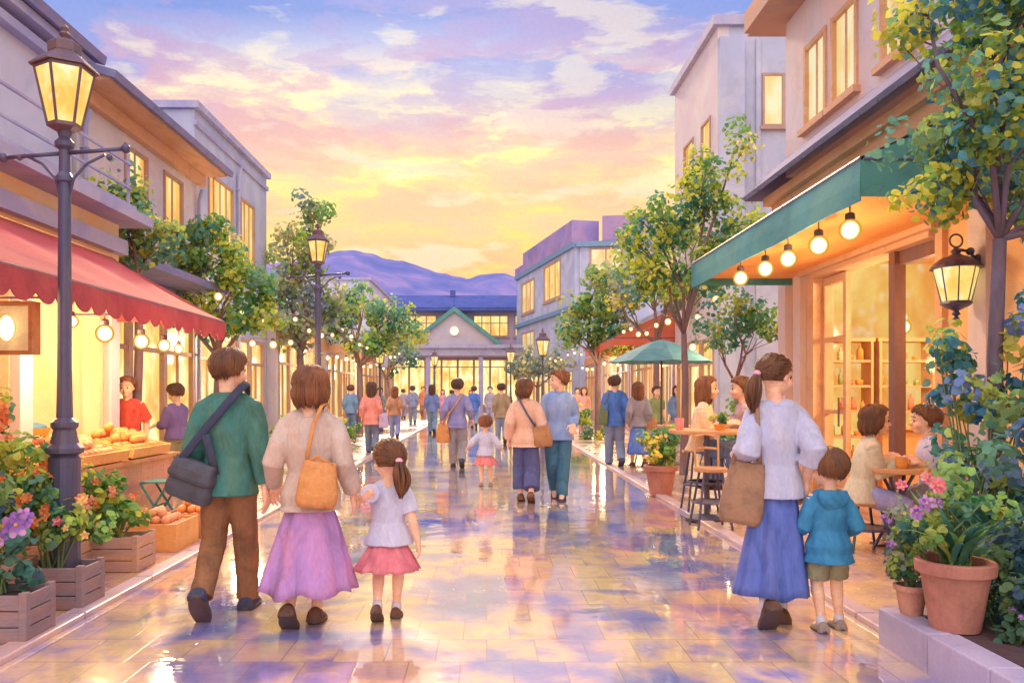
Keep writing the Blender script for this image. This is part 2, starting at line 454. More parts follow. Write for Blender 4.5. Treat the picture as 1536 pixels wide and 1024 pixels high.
    body = remesh(skin, 'body', SKIN, o, vox*(.75 if vox < .008 else 1), 0, smooth_it=2)
    # shoes
    sm = shoe or SHOE_BROWN
    for side, Hp, K, A, fd, fu in legs:
        s = MB(); q = Vector((1, 0, 0))
        pts = [(-.046, .030), (-.03, .032), (.01, .030), (.05, .031), (.085, .029), (.108, .018)]
        hgt = [.034, .046, .045, .030, .022, .015]
        rings = []
        for (a, wd), hh in zip(pts, hgt):
            c = A+fd*a*h-fu*.048*h
            rings.append([c+q*(wd*h*math.cos(t_))+fu*((hh*h*1.25)*max(0, math.sin(t_))**.8-(.0*h)) for t_ in [math.pi*j/9 for j in range(10)]])
        s.loft(rings)
        so = s.build('shoe', sm, o, smooth=True)
        b = so.modifiers.new('b', 'BEVEL'); b.width = .004; b.segments = 2; b.limit_method = 'ANGLE'
        if vox < .008:
            s2 = MB(); rr2 = []
            for up in (0, .014):
                c = []
                for j in range(20):
                    t_ = 2*math.pi*j/20; a = .033+.082*math.cos(t_); wd = .036*(abs(math.sin(t_))**.8)*(1 if math.sin(t_) > 0 else -1)
                    c.append(A+fd*a*h+q*wd*h-fu*(.052-up)*h)
                rr2.append(c)
            s2.loft(rr2); s2.build('sole', pig('shoe_sole', srgb(92, 74, 70), var=.2), so)
        if sock:
            k = MB(); k.tube([A-fu*.015*h, A.lerp(K, .16)], [.029*h, .027*h], 12); k.build('sock', SOCK, o, smooth=True)
    # bottom
    if bottom is not None:
        b = MB()
        if bottom_kind in ('trousers', 'wide', 'shorts'):
            rings = [oval((0, 0, hz+.06*h), .070*h*w, .054*h, 24), oval((0, 0, hz), .090*h*w, .070*h, 24), oval((0, 0, hz-.055*h), .099*h*w, .078*h, 24)]
            if seated: rings = [oval((0, 0, hz+.04*h), .075*h*w, .058*h, 24), oval((0, .01*h, hz-.03*h), .100*h*w, .085*h, 24), oval((0, .015*h, hz-.06*h), .09*h*w, .075*h, 24)]
            b.loft(rings)
            lo = loose
            for side, Hp, K, A, fd, fu in legs:
                if bottom_kind == 'trousers':
                    b.tube([Hp, Hp.lerp(K, .5), K, K.lerp(A, .4), K.lerp(A, .75), A+(A-K).normalized()*.012*h], [.062*h*w, .056*h*w*lo, .045*h*lo, .044*h*lo, .040*h*lo, .040*h*lo], 16)
                elif bottom_kind == 'wide':
                    b.tube([Hp, Hp.lerp(K, .5), K, K.lerp(A, .5), K.lerp(A, .82)], [.064*h*w, .064*h*w, .062*h, .066*h, .068*h], 18)
                else:
                    b.tube([Hp, Hp.lerp(K, .5), K.lerp(Hp, .12)], [.064*h*w, .062*h*w, .064*h*w], 18)
            remesh(b, bottom_kind if bottom_kind != 'wide' else 'trousers', bottom, o, vox, .007 if vox < .008 else .005, (9/h*1.6, 14/h, 16/h), seed=seed, smooth_it=3)
        else:
            lenz = blen*h
            n = 96; rings = []; steps = 14
            topz = hz+.06*h
            mid = Vector(((legs[0][3].x+legs[1][3].x)/2*.3, (legs[0][3].y+legs[1][3].y)/2*.4, 0))
            r0 = (.082*h*w, .064*h)
            r1 = ((.10+flare)*h*w, (.085+flare*.8)*h)
            for k in range(steps+1):
                t = k/steps; z = topz+(lenz-topz)*t
                e = max(0, (hz-.03*h-z)/(hz-.03*h-lenz))**.85; fd_ = .004+.12*t
                c = Vector((hipx*t*h, 0, z))+mid*t
                ring = []
                for j in range(n):
                    a = 2*math.pi*j/n
                    f_ = noise.noise(Vector((math.cos(a)*nf*.42, math.sin(a)*nf*.42, seed*2.3+t*.5)))*1.5+.55*math.cos(a*nf+seed+1.5*math.sin(a*3))
                    kx = r0[0]+(r1[0]-r0[0])*e; ky = r0[1]+(r1[1]-r0[1])*e
                    q = 1+fd_*f_
                    zz = z+(t**3)*.012*h*noise.noise(Vector((a*2, seed, 3)))*1.5
                    ring.append(Vector((c.x+kx*q*math.cos(a), c.y+ky*q*math.sin(a), zz)))
                rings.append(ring)
            b.loft(rings, cap=False)
            so = b.build('skirt', bottom, o, smooth=True)
            sd = so.modifiers.new('s', 'SOLIDIFY'); sd.thickness = .004*h
    # top
    if top is not None:
        t = MB(); k = 1.10; ad = .006*h
        hemz = hz-hem*h
        hr_ = ((.112*h*w*loose+.004, .094*h*loose) if not seated else (.13*h*w, .112*h))
        if bottom_kind in ('skirt',): hr_ = (.110*h*w*loose+.004, .092*h*loose)
        torso(t, k, ad, hemz=hemz, hemr=hr_, upto=1.03)
        for side, S0, E, Wt in jl:
            t.tube([T((0, 0, sz+.004*h)), S0.lerp(T((0, 0, sz)), .5)+Vector((0, 0, .006*h)), S0+Vector((0, 0, -.008*h)), S0.lerp(E, .3)], [.034*h, .040*h, .041*h*w, .041*h*w], 16, round_ends=True)
            if top_kind == 'long':
                t.tube([S0+Vector((0, 0, -.01*h)), S0.lerp(E, .5), E, E.lerp(Wt, .5), E.lerp(Wt, .93)], [.040*h*w, .041*h*slv, .038*h*slv, .034*h*slv, .029*h*slv], 16)
            elif top_kind == 'elbow':
                t.tube([S0+Vector((0, 0, -.01*h)), S0.lerp(E, .5), E, E.lerp(Wt, .38)], [.041*h*w, .043*h*slv, .042*h*slv, .045*h*slv], 16)
            elif top_kind == 'short':
                t.tube([S0+Vector((0, 0, -.01*h)), S0.lerp(E, .45), S0.lerp(E, .82)], [.041*h*w, .045*h*w, .053*h*w], 16)
        if collar:
            nb = T((0, -.004*h, sz+.016*h)); t.tube([nb+Vector((0, 0, -.03*h)), nb+Vector((0, 0, .018*h))], [.052*h*w, .042*h*w], 18)
        remesh(t, 'top', top, o, vox, .0065 if vox < .008 else .005, (13/h, 13/h, 7/h), seed=seed+3, smooth_it=4)
    # hair
    if hair_style:
        HAIRFINE[0] = vox < .01; hb = MB(); hair(hb, HC, M, Hh, hair_style, r, hvol)
        ho = hb.build('hair', hair_m or HAIR_BROWN, o, smooth=True)
        if hair_style == 'pony':
            tb = MB(); q = HC+M @ Vector((0, -.60*Hh, .02*Hh)); tb.ell(q, (.095*Hh, .075*Hh, .075*Hh), 14, 8)
            tb.build('hair_tie', cloth('hair_tie_pink', (225, 170, 190)), ho, smooth=True)
    if face:
        for sx in (-1, 1):
            e = MB(); e.ell(hp(.145*sx, .375, .0), (.034*Hh, .026*Hh, .045*Hh), 10, 8, M); e.build('eye', EYE_DARK, o, smooth=True)
            e = MB(); e.tube([hp(.07*sx, .395, .13), hp(.15*sx, .385, .155), hp(.23*sx, .33, .13)], [.014*Hh, .018*Hh, .01*Hh], 6); e.build('eyebrow', hair_m or HAIR_BROWN, o, smooth=True)
        e = MB(); e.tube([hp(-.08, .415, -.25), hp(0, .437, -.262), hp(.08, .415, -.25)], [.008*Hh, .018*Hh, .008*Hh], 6, round_ends=True); e.build('mouth', LIP, o, smooth=True)
    info = dict(root=o, sz=sz, hz=hz, HC=HC, Hh=Hh, shx=shx, jl=jl, h=h, T=T, legs=legs)
    return info
def wl(X, Y, yaw, p):    # world point -> the local frame of a person standing at X, Y
    v = Vector((p[0]-X, p[1]-Y, p[2])); return tuple(Matrix.Rotation(-R(yaw), 3, 'Z') @ v)
# ------------------------------------------------------------------ the cast
def at(px, Y): return (px-VX)/FPX*Y
def leather(name, rgb, tint): return pig(name, srgb(*rgb), scale=8, var=.25, tint=srgb(*tint), rough=.6, bump=.2)
def bag(name, label, mat, body_pts, straps, par_info=None, loc=(0, 0, 0), yaw=0, strap_w=.02, flap=None, group=None, strap_mat=None):
    o = root(name, loc, R(yaw), label, 'bag', group)
    m = MB(); m.loft(body_pts); b = remesh(m, 'bag_body', mat, o, .009, .004, (16, 16, 12), 4)
    for pts in straps:
        s = MB(); s.tube(pts, strap_w, 8, flat=.28, up=(1, 0, 0)); s.build('strap', strap_mat or mat, o, smooth=True)
    if flap: f = MB(); f.loft(flap); f.build('flap', mat, b, bevel=.008)
    return o
def bagrings(c, w, d, h, slump=.1, rz=0, tilt=0, n=20, sq=.55, top=.82):
    """soft bag, c = middle of its top edge"""
    M = Matrix.Rotation(R(rz), 3, 'Z') @ Matrix.Rotation(R(tilt), 3, 'Y'); out = []
    for t, kw, kd in ((0, top, .35), (.12, top+.02, .6), (.4, .95, .95), (.75, 1.05, 1.05), (.93, 1.0, .95), (1.0, .86, .6)):
        ring = []
        for j in range(n):
            a = 2*math.pi*j/n; ca, sa = math.cos(a), math.sin(a)
            ring.append(Vector(c)+M @ Vector((w/2*kw*math.copysign(abs(ca)**sq, ca), d/2*kd*math.copysign(abs(sa)**sq, sa), -h*t)))
        out.append(ring)
    return out

def cast():
    # --- family walking away on the left
    MX, MY = at(343, 5.08), 5.08
    WX, WY = at(466, 4.9), 4.9
    GX, GY = at(583, 5.0), 5.0
    hm = P(407, 742, 5.02)
    hg = P(533, 752, 4.95)
    person('man in a dark green jacket and brown trousers walking away with a black shoulder bag', MX, MY, 1.70, 0, vox=.006, hs=1.13, hvol=.94,
           top=cloth('jacket_green', (82, 122, 108), (60, 130, 130), var=.4), hem=.055, top_kind='long', collar=True, loose=1.04, w=.93,
           bottom=cloth('trousers_brown', (138, 102, 76), (176, 124, 84)), bottom_kind='trousers', hair_style='short', hair_m=HAIR_BROWN,
           head_yaw=-24, hr=wl(MX, MY, 0, hm+Vector((-.035, 0, .05))), hl=(-.235, .08, .85), fl=(-.10, -.20, .055, 52), fr=(.075, .16, 0, 0), seed=2, shoe=SHOE_DARK, face=True)
    person('woman in a beige cardigan and long lilac skirt walking between the man and the girl', WX, WY, 1.575, 0, vox=.006, hs=1.15,
           top=cloth('cardigan_beige', (200, 184, 172), (210, 174, 156), var=.22), hem=.06, loose=1.18, top_kind='long', w=.94,
           bottom=cloth('skirt_lilac', (178, 138, 196), (222, 150, 178), var=.3, stretch=(1, 1, .3)), bottom_kind='skirt', blen=.135, flare=.088, hair_style='bob', hair_m=HAIR_CHEST,
           head_yaw=-6, hl=wl(WX, WY, 0, hm+Vector((.02, 0, .06))), hr=wl(WX, WY, 0, hg+Vector((-.015, 0, .055))), fl=(-.09, -.16, .02, 40), fr=(.03, .02, 0, 8), seed=3, nf=8, hvol=1.0)
    person('small girl with a ponytail, white blouse and rose skirt beside the woman in lilac', GX, GY, 1.12, 0, vox=.0055, hs=1.62,
           top=cloth('blouse_white', (202, 202, 222), (186, 188, 222), var=.15), hem=.045, loose=1.22, top_kind='short',
           bottom=cloth('skirt_rose', (212, 122, 134), (232, 150, 150), var=.3), bottom_kind='skirt', blen=.275, flare=.075, hair_style='pony', hair_m=HAIR_BROWN,
           head_yaw=32, hl=wl(GX, GY, 0, hg+Vector((.03, .0, .005))), hr=(.185, -.02, .475), fl=(-.055, -.12, .02, 38), fr=(.045, .02, 0, 6), seed=4, sock=True, nf=10, face=True)
    # their bags
    bag('shoulder_bag', 'black messenger bag slung across the back of the man in the green jacket', leather('bag_black', (78, 78, 86), (84, 88, 104)),
        bagrings((MX-.145, MY-.145, .98), .30, .12, .25, tilt=18, rz=-12),
        [[(MX-.28, MY-.155, .93), (MX-.22, MY-.16, 1.02), (MX-.10, MY-.165, 1.17), (MX+.03, MY-.145, 1.33), (MX+.105, MY-.09, 1.435), (MX+.12, MY-.01, 1.465), (MX+.09, MY+.09, 1.40)],
         [(MX-.03, MY-.16, .90), (MX-.05, MY-.168, 1.0), (MX-.09, MY-.168, 1.15)]],
        strap_w=.026, flap=bagrings((MX-.147, MY-.153, .988), .305, .13, .14, tilt=18, rz=-12, top=.9), strap_mat=cloth('strap_blue_black', (66, 70, 86)))
    bag('shoulder_bag', 'tan leather bag hanging on the back of the woman in the lilac skirt', leather('bag_tan', (206, 140, 84), (226, 160, 96)),
        bagrings((WX+.095, WY-.17, 1.0), .235, .12, .275, tilt=6, rz=10),
        [[(WX+.01, WY-.17, .99), (WX+.03, WY-.165, 1.10), (WX+.05, WY-.15, 1.22), (WX+.085, WY-.09, 1.325), (WX+.10, WY-.01, 1.345), (WX+.10, WY+.06, 1.31)],
         [(WX+.005, WY-.175, .98), (WX+.08, WY-.19, 1.03), (WX+.17, WY-.175, .97)]], strap_w=.012)
    # --- mother and boy on the right
    BX, BY = at(1164, 4.88), 4.88
    CX, CY = at(1243, 4.75), 4.75
    person('woman with a ponytail, white blouse and long blue skirt looking towards the cafe', BX, BY, 1.655, 0, vox=.006, hs=1.15, w=.86, hvol=.95,
           top=cloth('blouse_pearl', (192, 194, 214), (176, 182, 220), var=.18), hem=.035, loose=1.05, top_kind='elbow',
           bottom=cloth('skirt_blue', (92, 112, 184), (120, 130, 200), var=.35, stretch=(1, 1, .3)), bottom_kind='skirt', blen=.12, flare=.055, hair_style='pony', hair_m=HAIR_BROWN,
           head_yaw=-62, head_pitch=-4, hr=wl(BX, BY, 0, P(1208, 722, 4.85)), hl=(-.185, .12, 1.05), fl=(-.10, -.15, .035, 48), fr=(.04, .05, 0, 0), seed=5, sock=True, nf=6, face=True, hipx=-.02)
    boy(CX, CY)
    bag('tote_bag', 'brown canvas tote bag over the shoulder of the woman in the blue skirt', leather('tote_brown', (150, 118, 96), (176, 134, 100)),
        bagrings((BX-.19, BY-.06, .99), .25, .12, .38, tilt=8, rz=-20, top=.8),
        [[(BX-.29, BY-.07, .98), (BX-.22, BY-.05, 1.15), (BX-.155, BY-.05, 1.30), (BX-.13, BY-.0, 1.385), (BX-.13, BY+.06, 1.34)],
         [(BX-.13, BY-.09, .98), (BX-.14, BY-.10, 1.12), (BX-.14, BY-.085, 1.28), (BX-.125, BY-.02, 1.39), (BX-.12, BY+.06, 1.34)]], strap_w=.013)
    # --- talking couple in the middle
    X1, Y1 = at(788, 10.4), 10.4; X2, Y2 = at(838, 10.65), 10.65
    person('woman in a peach blouse and wide navy trousers turning to the man in blue', X1, Y1, 1.60, -8, vox=.0095, hs=1.12, w=.94,
           top=cloth('blouse_peach', (216, 180, 160), (226, 170, 140), var=.2), hem=.06, loose=1.2, top_kind='long',
           bottom=cloth('trousers_navy', (92, 96, 140), (70, 84, 140)), bottom_kind='wide', hair_style='bob', hair_m=HAIR_BROWN, hvol=1.0,
           head_yaw=-44, hr=(.24, .10, .88), hl=(-.22, -.02, .80), fl=(-.06, .04, 0, 10), fr=(.09, -.18, .02, 30), seed=7, face=True)
    person('man in a light blue shirt and teal jeans turned to the woman in peach', X2, Y2, 1.725, 172, vox=.0095, hs=1.1, w=.95,
           top=cloth('shirt_sky', (150, 172, 214), (120, 150, 210), var=.2), hem=.05, loose=1.12, top_kind='long', collar=True,
           bottom=cloth('jeans_teal', (78, 120, 144), (60, 110, 150)), bottom_kind='trousers', hair_style='short', hair_m=HAIR_CHEST,
           head_yaw=-74, hl=(-.20, .12, .98), hr=(.23, .06, .86), fl=(-.05, .14, 0, 0), fr=(.06, -.14, .03, 28), seed=8, face=True, shoe=SHOE_DARK)
    bag('shoulder_bag', 'brown bag on a dark strap across the woman in peach', leather('bag_brown', (168, 122, 84), (186, 136, 90)),
        bagrings((X1+.20, Y1-.10, .98), .24, .10, .27, tilt=-6), [[(X1+.12, Y1-.14, .98), (X1+.02, Y1-.15, 1.13), (X1-.06, Y1-.13, 1.28), (X1-.10, Y1-.07, 1.36), (X1-.10, Y1+.02, 1.36)]],
        strap_w=.014, strap_mat=cloth('strap_grey', (96, 94, 112)))
    # --- parent and toddler further off
    X3, Y3 = at(686, 15.2), 15.2
    hh = P(706, 656, 15.0)
    person('man in a mauve shirt and grey trousers with a tan bag at his hip', X3, Y3, 1.69, 0, vox=.012, hs=1.12, w=.95,
           top=cloth('shirt_mauve', (150, 146, 186), (126, 128, 190), var=.25), hem=.06, loose=1.18, top_kind='long',
           bottom=cloth('trousers_grey', (156, 150, 152), (140, 140, 160)), bottom_kind='trousers', hair_style='short', hair_m=HAIR_DARK,
           hr=(.27, .02, .92), hl=(-.27, 0, .90), seed=9, shoe=SHOE_DARK)
    bag('shoulder_bag', 'tan bag hanging at the left hip of the man in the mauve shirt', leather('bag_tan', (206, 140, 84), (226, 160, 96)),
        bagrings((X3-.27, Y3-.05, .83), .25, .10, .36, tilt=0), [[(X3-.27, Y3-.08, .82), (X3-.17, Y3-.16, 1.0), (X3-.02, Y3-.16, 1.2), (X3+.09, Y3-.10, 1.38), (X3+.10, Y3+.02, 1.38)]], strap_w=.014)
    X4, Y4 = at(728, 12.1), 12.1
    person('toddler girl in a white top and coral skirt, arms held out, seen between the adults', X4, Y4, 1.08, 0, vox=.009, hs=1.55,
           top=cloth('blouse_white', (202, 202, 222), (186, 188, 222), var=.15), hem=.04, loose=1.15, top_kind='elbow',
           bottom=cloth('skirt_coral', (226, 134, 134), (240, 150, 140)), bottom_kind='skirt', blen=.3, flare=.06, hair_style='short', hair_m=HAIR_CHEST,
           hl=(-.27, .02, .58), hr=(.27, .04, .52), fl=(-.06, .0, 0, 4), fr=(.08, .04, 0, 0), seed=10, hvol=1.03, shoe=SHOE_PALE)
    # --- blue couple on the right
    X5, Y5 = at(922, 15.3), 15.3; X6, Y6 = at(957, 15.2), 15.2
    person('man in a bright blue shirt with an olive bag walking away near the teal parasol', X5, Y5, 1.76, 0, vox=.012, hs=1.1, w=.95,
           top=cloth('shirt_blue', (86, 124, 190), (70, 110, 200)), hem=.06, loose=1.12, top_kind='long', bottom=cloth('trousers_slate', (130, 142, 168)), bottom_kind='trousers',
           hair_style='short', hair_m=HAIR_DARK, seed=11, head_yaw=-20, shoe=SHOE_DARK)
    bag('shoulder_bag', 'olive bag hanging on the left side of the man in the bright blue shirt', leather('bag_olive', (104, 116, 84), (120, 130, 90)),
        bagrings((X5-.22, Y5-.12, 1.2), .18, .12, .4, tilt=4), [[(X5-.22, Y5-.14, 1.2), (X5-.15, Y5-.12, 1.38), (X5-.13, Y5, 1.47)]], strap_w=.016)
    person('long-haired woman in a grey top and long blue skirt beside the man in bright blue', X6, Y6, 1.62, 0, vox=.012, hs=1.1, w=.95,
           top=cloth('top_grey', (146, 142, 150), (160, 146, 146)), hem=.03, loose=1.1, top_kind='long', bottom=cloth('skirt_cornflower', (98, 132, 206), (110, 130, 210)), bottom_kind='skirt', blen=.16, flare=.03,
           hair_style='long', hair_m=HAIR_CHEST, seed=12)
    bag('shoulder_bag', 'brown bag held at the right side of the woman in the grey top', leather('bag_brown', (168, 122, 84), (186, 136, 90)),
        bagrings((X6+.24, Y6-.03, .95), .24, .11, .26), [[(X6+.24, Y6-.03, .94), (X6+.19, Y6, 1.2), (X6+.14, Y6, 1.34)]], strap_w=.013)
    # --- seated at the tall table
    T1X, T1Y = at(1058, 8.8), 8.8
    person('laughing long-haired woman in a cream jacket sitting at the tall round table', at(1050, 9.35), 9.35, 1.60, -112, vox=.009, hs=1.2,
           top=cloth('jacket_cream', (236, 212, 176), (238, 196, 150), var=.18), hem=.04, loose=1.15, top_kind='long', bottom=cloth('jeans_blue', (112, 132, 176)), bottom_kind='trousers',
           hair_style='long', hair_m=HAIR_CHEST, hip=.80, fl=(-.07, .40, .28, 0), fr=(.07, .42, .28, 0), hl=(-.10, .34, 1.02), hr=(.10, .32, 1.06), seed=13, face=True, lean=6)
    person('short-haired person in a dusty pink top at the tall table, facing the laughing woman', at(1122, 9.35), 9.35, 1.60, 84, vox=.009, hs=1.2,
           top=cloth('top_dusty', (196, 164, 168), (176, 150, 170), var=.18), hem=.04, loose=1.1, top_kind='elbow', bottom=cloth('trousers_slate', (130, 142, 168)), bottom_kind='trousers',
           hair_style='short', hair_m=HAIR_BROWN, hip=.80, fl=(-.07, .38, .28, 0), fr=(.07, .40, .28, 0), hl=(-.02, .36, 1.13), hr=(.14, .30, 1.0), seed=14, face=True, lean=6)
    # --- seated in front of the cafe window
    person('woman in a sage vest over a blush blouse sitting at the small round cafe table', at(1290, 7.1), 7.1, 1.56, -104, vox=.007, hs=1.2,
           top=cloth('vest_sage', (214, 200, 172), (196, 196, 160), var=.18), hem=.05, loose=1.14, top_kind='long', bottom=cloth('trousers_lavender', (166, 164, 206)), bottom_kind='trousers',
           hair_style='bob', hair_m=HAIR_BROWN, hip=.52, fl=(-.09, .44, 0, 0), fr=(.07, .36, 0, 0), hl=(-.12, .36, .80), hr=(.10, .34, .80), seed=15, face=True, lean=10)
    person('short-haired child in a pale lilac top facing the woman in the sage vest', at(1402, 7.2), 7.2, 1.52, 74, vox=.007, hs=1.22,
           top=cloth('top_lilac', (216, 208, 232), (200, 196, 232), var=.12), hem=.05, loose=1.1, top_kind='long', bottom=cloth('trousers_grey', (156, 150, 152)), bottom_kind='trousers',
           hair_style='short', hair_m=HAIR_BROWN, hip=.53, fl=(-.07, .34, 0, 0), fr=(.07, .36, 0, 0), hl=(-.10, .28, .80), hr=(.12, .26, .80), seed=16, face=True, lean=6, hvol=1.05)
    # --- at the market stall
    person('boy in a purple shirt and khaki trousers looking down at the fruit stall', at(264, 12.0), 12.0, 1.55, 62, vox=.011, hs=1.25,
           top=cloth('shirt_plum', (134, 112, 156), (120, 100, 160)), hem=.03, loose=1.1, top_kind='elbow', bottom=cloth('shorts_khaki', (170, 158, 124), (168, 160, 120)), bottom_kind='trousers',
           hair_style='short', hair_m=HAIR_BROWN, seed=17, head_pitch=-16, face=True, hl=(-.15, .28, .92), hr=(.12, .26, .95))
    person('stallkeeper in a red apron standing inside the fruit shop', at(191, 10.3), 10.3, 1.62, 188, vox=.011, hs=1.15,
           top=cloth('apron_red', (206, 84, 74), (220, 100, 80)), hem=.2, loose=1.05, top_kind='short', bottom=cloth('trousers_slate', (130, 142, 168)), bottom_kind='trousers',
           hair_style='short', hair_m=HAIR_CHEST, seed=18, face=True)
    # --- strollers down the street
    far = [
     (557, 18.6, 1.68, 'woman in a coral pink tunic and slate trousers walking away', (222, 146, 132), 'long', .10, (112, 124, 150), 'long', HAIR_DARK),
     (592, 24.5, 1.62, 'long-haired woman in a brown top and blue jeans beside the coral tunic', (176, 134, 104), 'elbow', .05, (130, 142, 196), 'long', HAIR_CHEST),
     (648, 28.0, 1.72, 'woman in a blue blouse and slim teal trousers walking on the bright paving', (112, 134, 184), 'long', .06, (120, 150, 176), 'long', HAIR_DARK),
     (526, 26.5, 1.70, 'man in a blue shirt under the trees on the left', (104, 138, 184), 'long', .06, (96, 122, 160), 'short', HAIR_DARK),
     (619, 36.0, 1.76, 'slim figure in slate blue walking far down the street', (124, 136, 172), 'long', .06, (120, 132, 160), 'short', HAIR_DARK),
     (570, 31.0, 1.64, 'figure in grey green beside the small left lamp', (140, 150, 140), 'long', .05, (120, 130, 140), 'short', HAIR_DARK),
     (635, 44.0, 1.80, 'distant figure in orange before the lit shopfront', (226, 150, 104), 'long', .08, (180, 140, 130), 'short', HAIR_CHEST),
     (664, 43.0, 1.62, 'distant figure in pink before the lit shopfront', (222, 160, 178), 'long', .08, (170, 150, 180), 'long', HAIR_CHEST),
     (605, 43.5, 1.66, 'distant figure in pale lavender by the station steps', (176, 168, 196), 'long', .08, (150, 150, 180), 'short', HAIR_CHEST),
     (711, 33.0, 1.72, 'person in a bright blue tunic behind the man in mauve', (88, 122, 196), 'long', .12, (130, 150, 180), 'short', HAIR_DARK),
     (752, 22.5, 1.70, 'woman in an olive brown top and pale jeans behind the toddler', (168, 146, 112), 'long', .08, (140, 154, 180), 'short', HAIR_DARK),
     (735, 38.0, 1.74, 'figure in grey lilac walking behind the olive brown top', (164, 160, 180), 'long', .08, (150, 154, 180), 'short', HAIR_DARK),
     (706, 45.0, 1.60, 'distant figure in peach in front of the station doors', (232, 178, 140), 'long', .08, (190, 160, 150), 'long', HAIR_CHEST),
     (876, 27.0, 1.62, 'woman in a blush top beyond the talking couple', (234, 178, 176), 'long', .08, (200, 170, 180), 'long', HAIR_CHEST),
     (985, 19.0, 1.58, 'person in a moss green top under the parasol', (140, 152, 96), 'short', .05, (150, 150, 170), 'short', HAIR_DARK),
     (446, 23.5, 1.60, 'woman in a pale rose blouse beyond the beige cardigan, under the left trees', (226, 176, 180), 'long', .07, (190, 170, 190), 'long', HAIR_DARK),
     (497, 30.0, 1.66, 'figure in dusty violet by the left shopfronts', (150, 136, 172), 'long', .07, (130, 130, 170), 'short', HAIR_DARK),
     (866, 36.0, 1.66, 'distant figure in tan between the slim trees on the right', (210, 170, 130), 'long', .07, (160, 140, 150), 'short', HAIR_DARK),
     (1015, 22.0, 1.62, 'person in a denim blue top at the right shopfronts', (120, 150, 190), 'long', .07, (140, 150, 170), 'long', HAIR_DARK),
     (678, 38.0, 1.58, 'distant figure in a teal grey top near the middle of the street', (120, 150, 160), 'long', .07, (130, 140, 160), 'short', HAIR_DARK),
    ]
    for i, (px, Y, h, lab, c1, tk, hem, c2, hs_, hm_) in enumerate(far):
        yaw = [0, 4, -3, 0, 6, 180, 175, 184, 0, 0, 2, 180, 176, 182, 190, 4, 0, 180, 178, 0][i]
        person(lab, at(px, Y), Y, h, yaw, vox=.014 if Y < 30 else .022, hs=1.12, w=.93, top=cloth('top_%d_%d_%d' % c1, c1), top_kind=tk, hem=hem, loose=1.12,
               bottom=cloth('bottom_%d_%d_%d' % c2, c2), bottom_kind='trousers', hair_style=hs_, hair_m=hm_, seed=20+i, shoe=SHOE_DARK, face=(yaw > 100 and Y < 24))
    bag('shoulder_bag', 'lilac bag hanging at the right side of the woman in coral pink', cloth('bag_lilac', (190, 170, 200)), bagrings((at(557, 18.6)+.29, 18.55, .95), .22, .1, .34),
        [[(at(557, 18.6)+.29, 18.55, .94), (at(557, 18.6)+.2, 18.55, 1.25), (at(557, 18.6)+.13, 18.6, 1.38)]], strap_w=.014)
def boy(CX, CY):
    inf = person('small boy in a blue hooded top and khaki shorts standing with his back turned', CX, CY, 1.08, 0, vox=.0055, hs=1.55,
           top=cloth('hoodie_blue', (70, 140, 180), (50, 116, 170), var=.3), hem=.09, loose=1.22, top_kind='long',
           bottom=cloth('shorts_khaki', (150, 148, 120), (168, 160, 120)), bottom_kind='shorts', hair_style='short', hair_m=HAIR_BROWN,
           head_yaw=26, hl=(-.15, .13, .56), hr=(.165, .11, .56), fl=(-.06, -.04, 0, 4), fr=(.07, .02, 0, 0), seed=6, sock=True, shoe=SHOE_PALE, face=True)
    hd = MB(); z = inf['sz']  # the hood lying on his back
    rr = []
    for k in range(5):
        t = k/4; w = (.085, .095, .08, .05, .012)[k]
        rr.append([Vector((w*math.cos(a), -.055-.022*math.sin(t*3.1)+.03*math.sin(a)*(1-t), z+.035-.15*t)) for a in [2*math.pi*j/16 for j in range(16)]])
    hd.loft(rr); remesh(hd, 'hood', cloth('hoodie_blue', (70, 140, 180)), inf['root'], .006, .003)
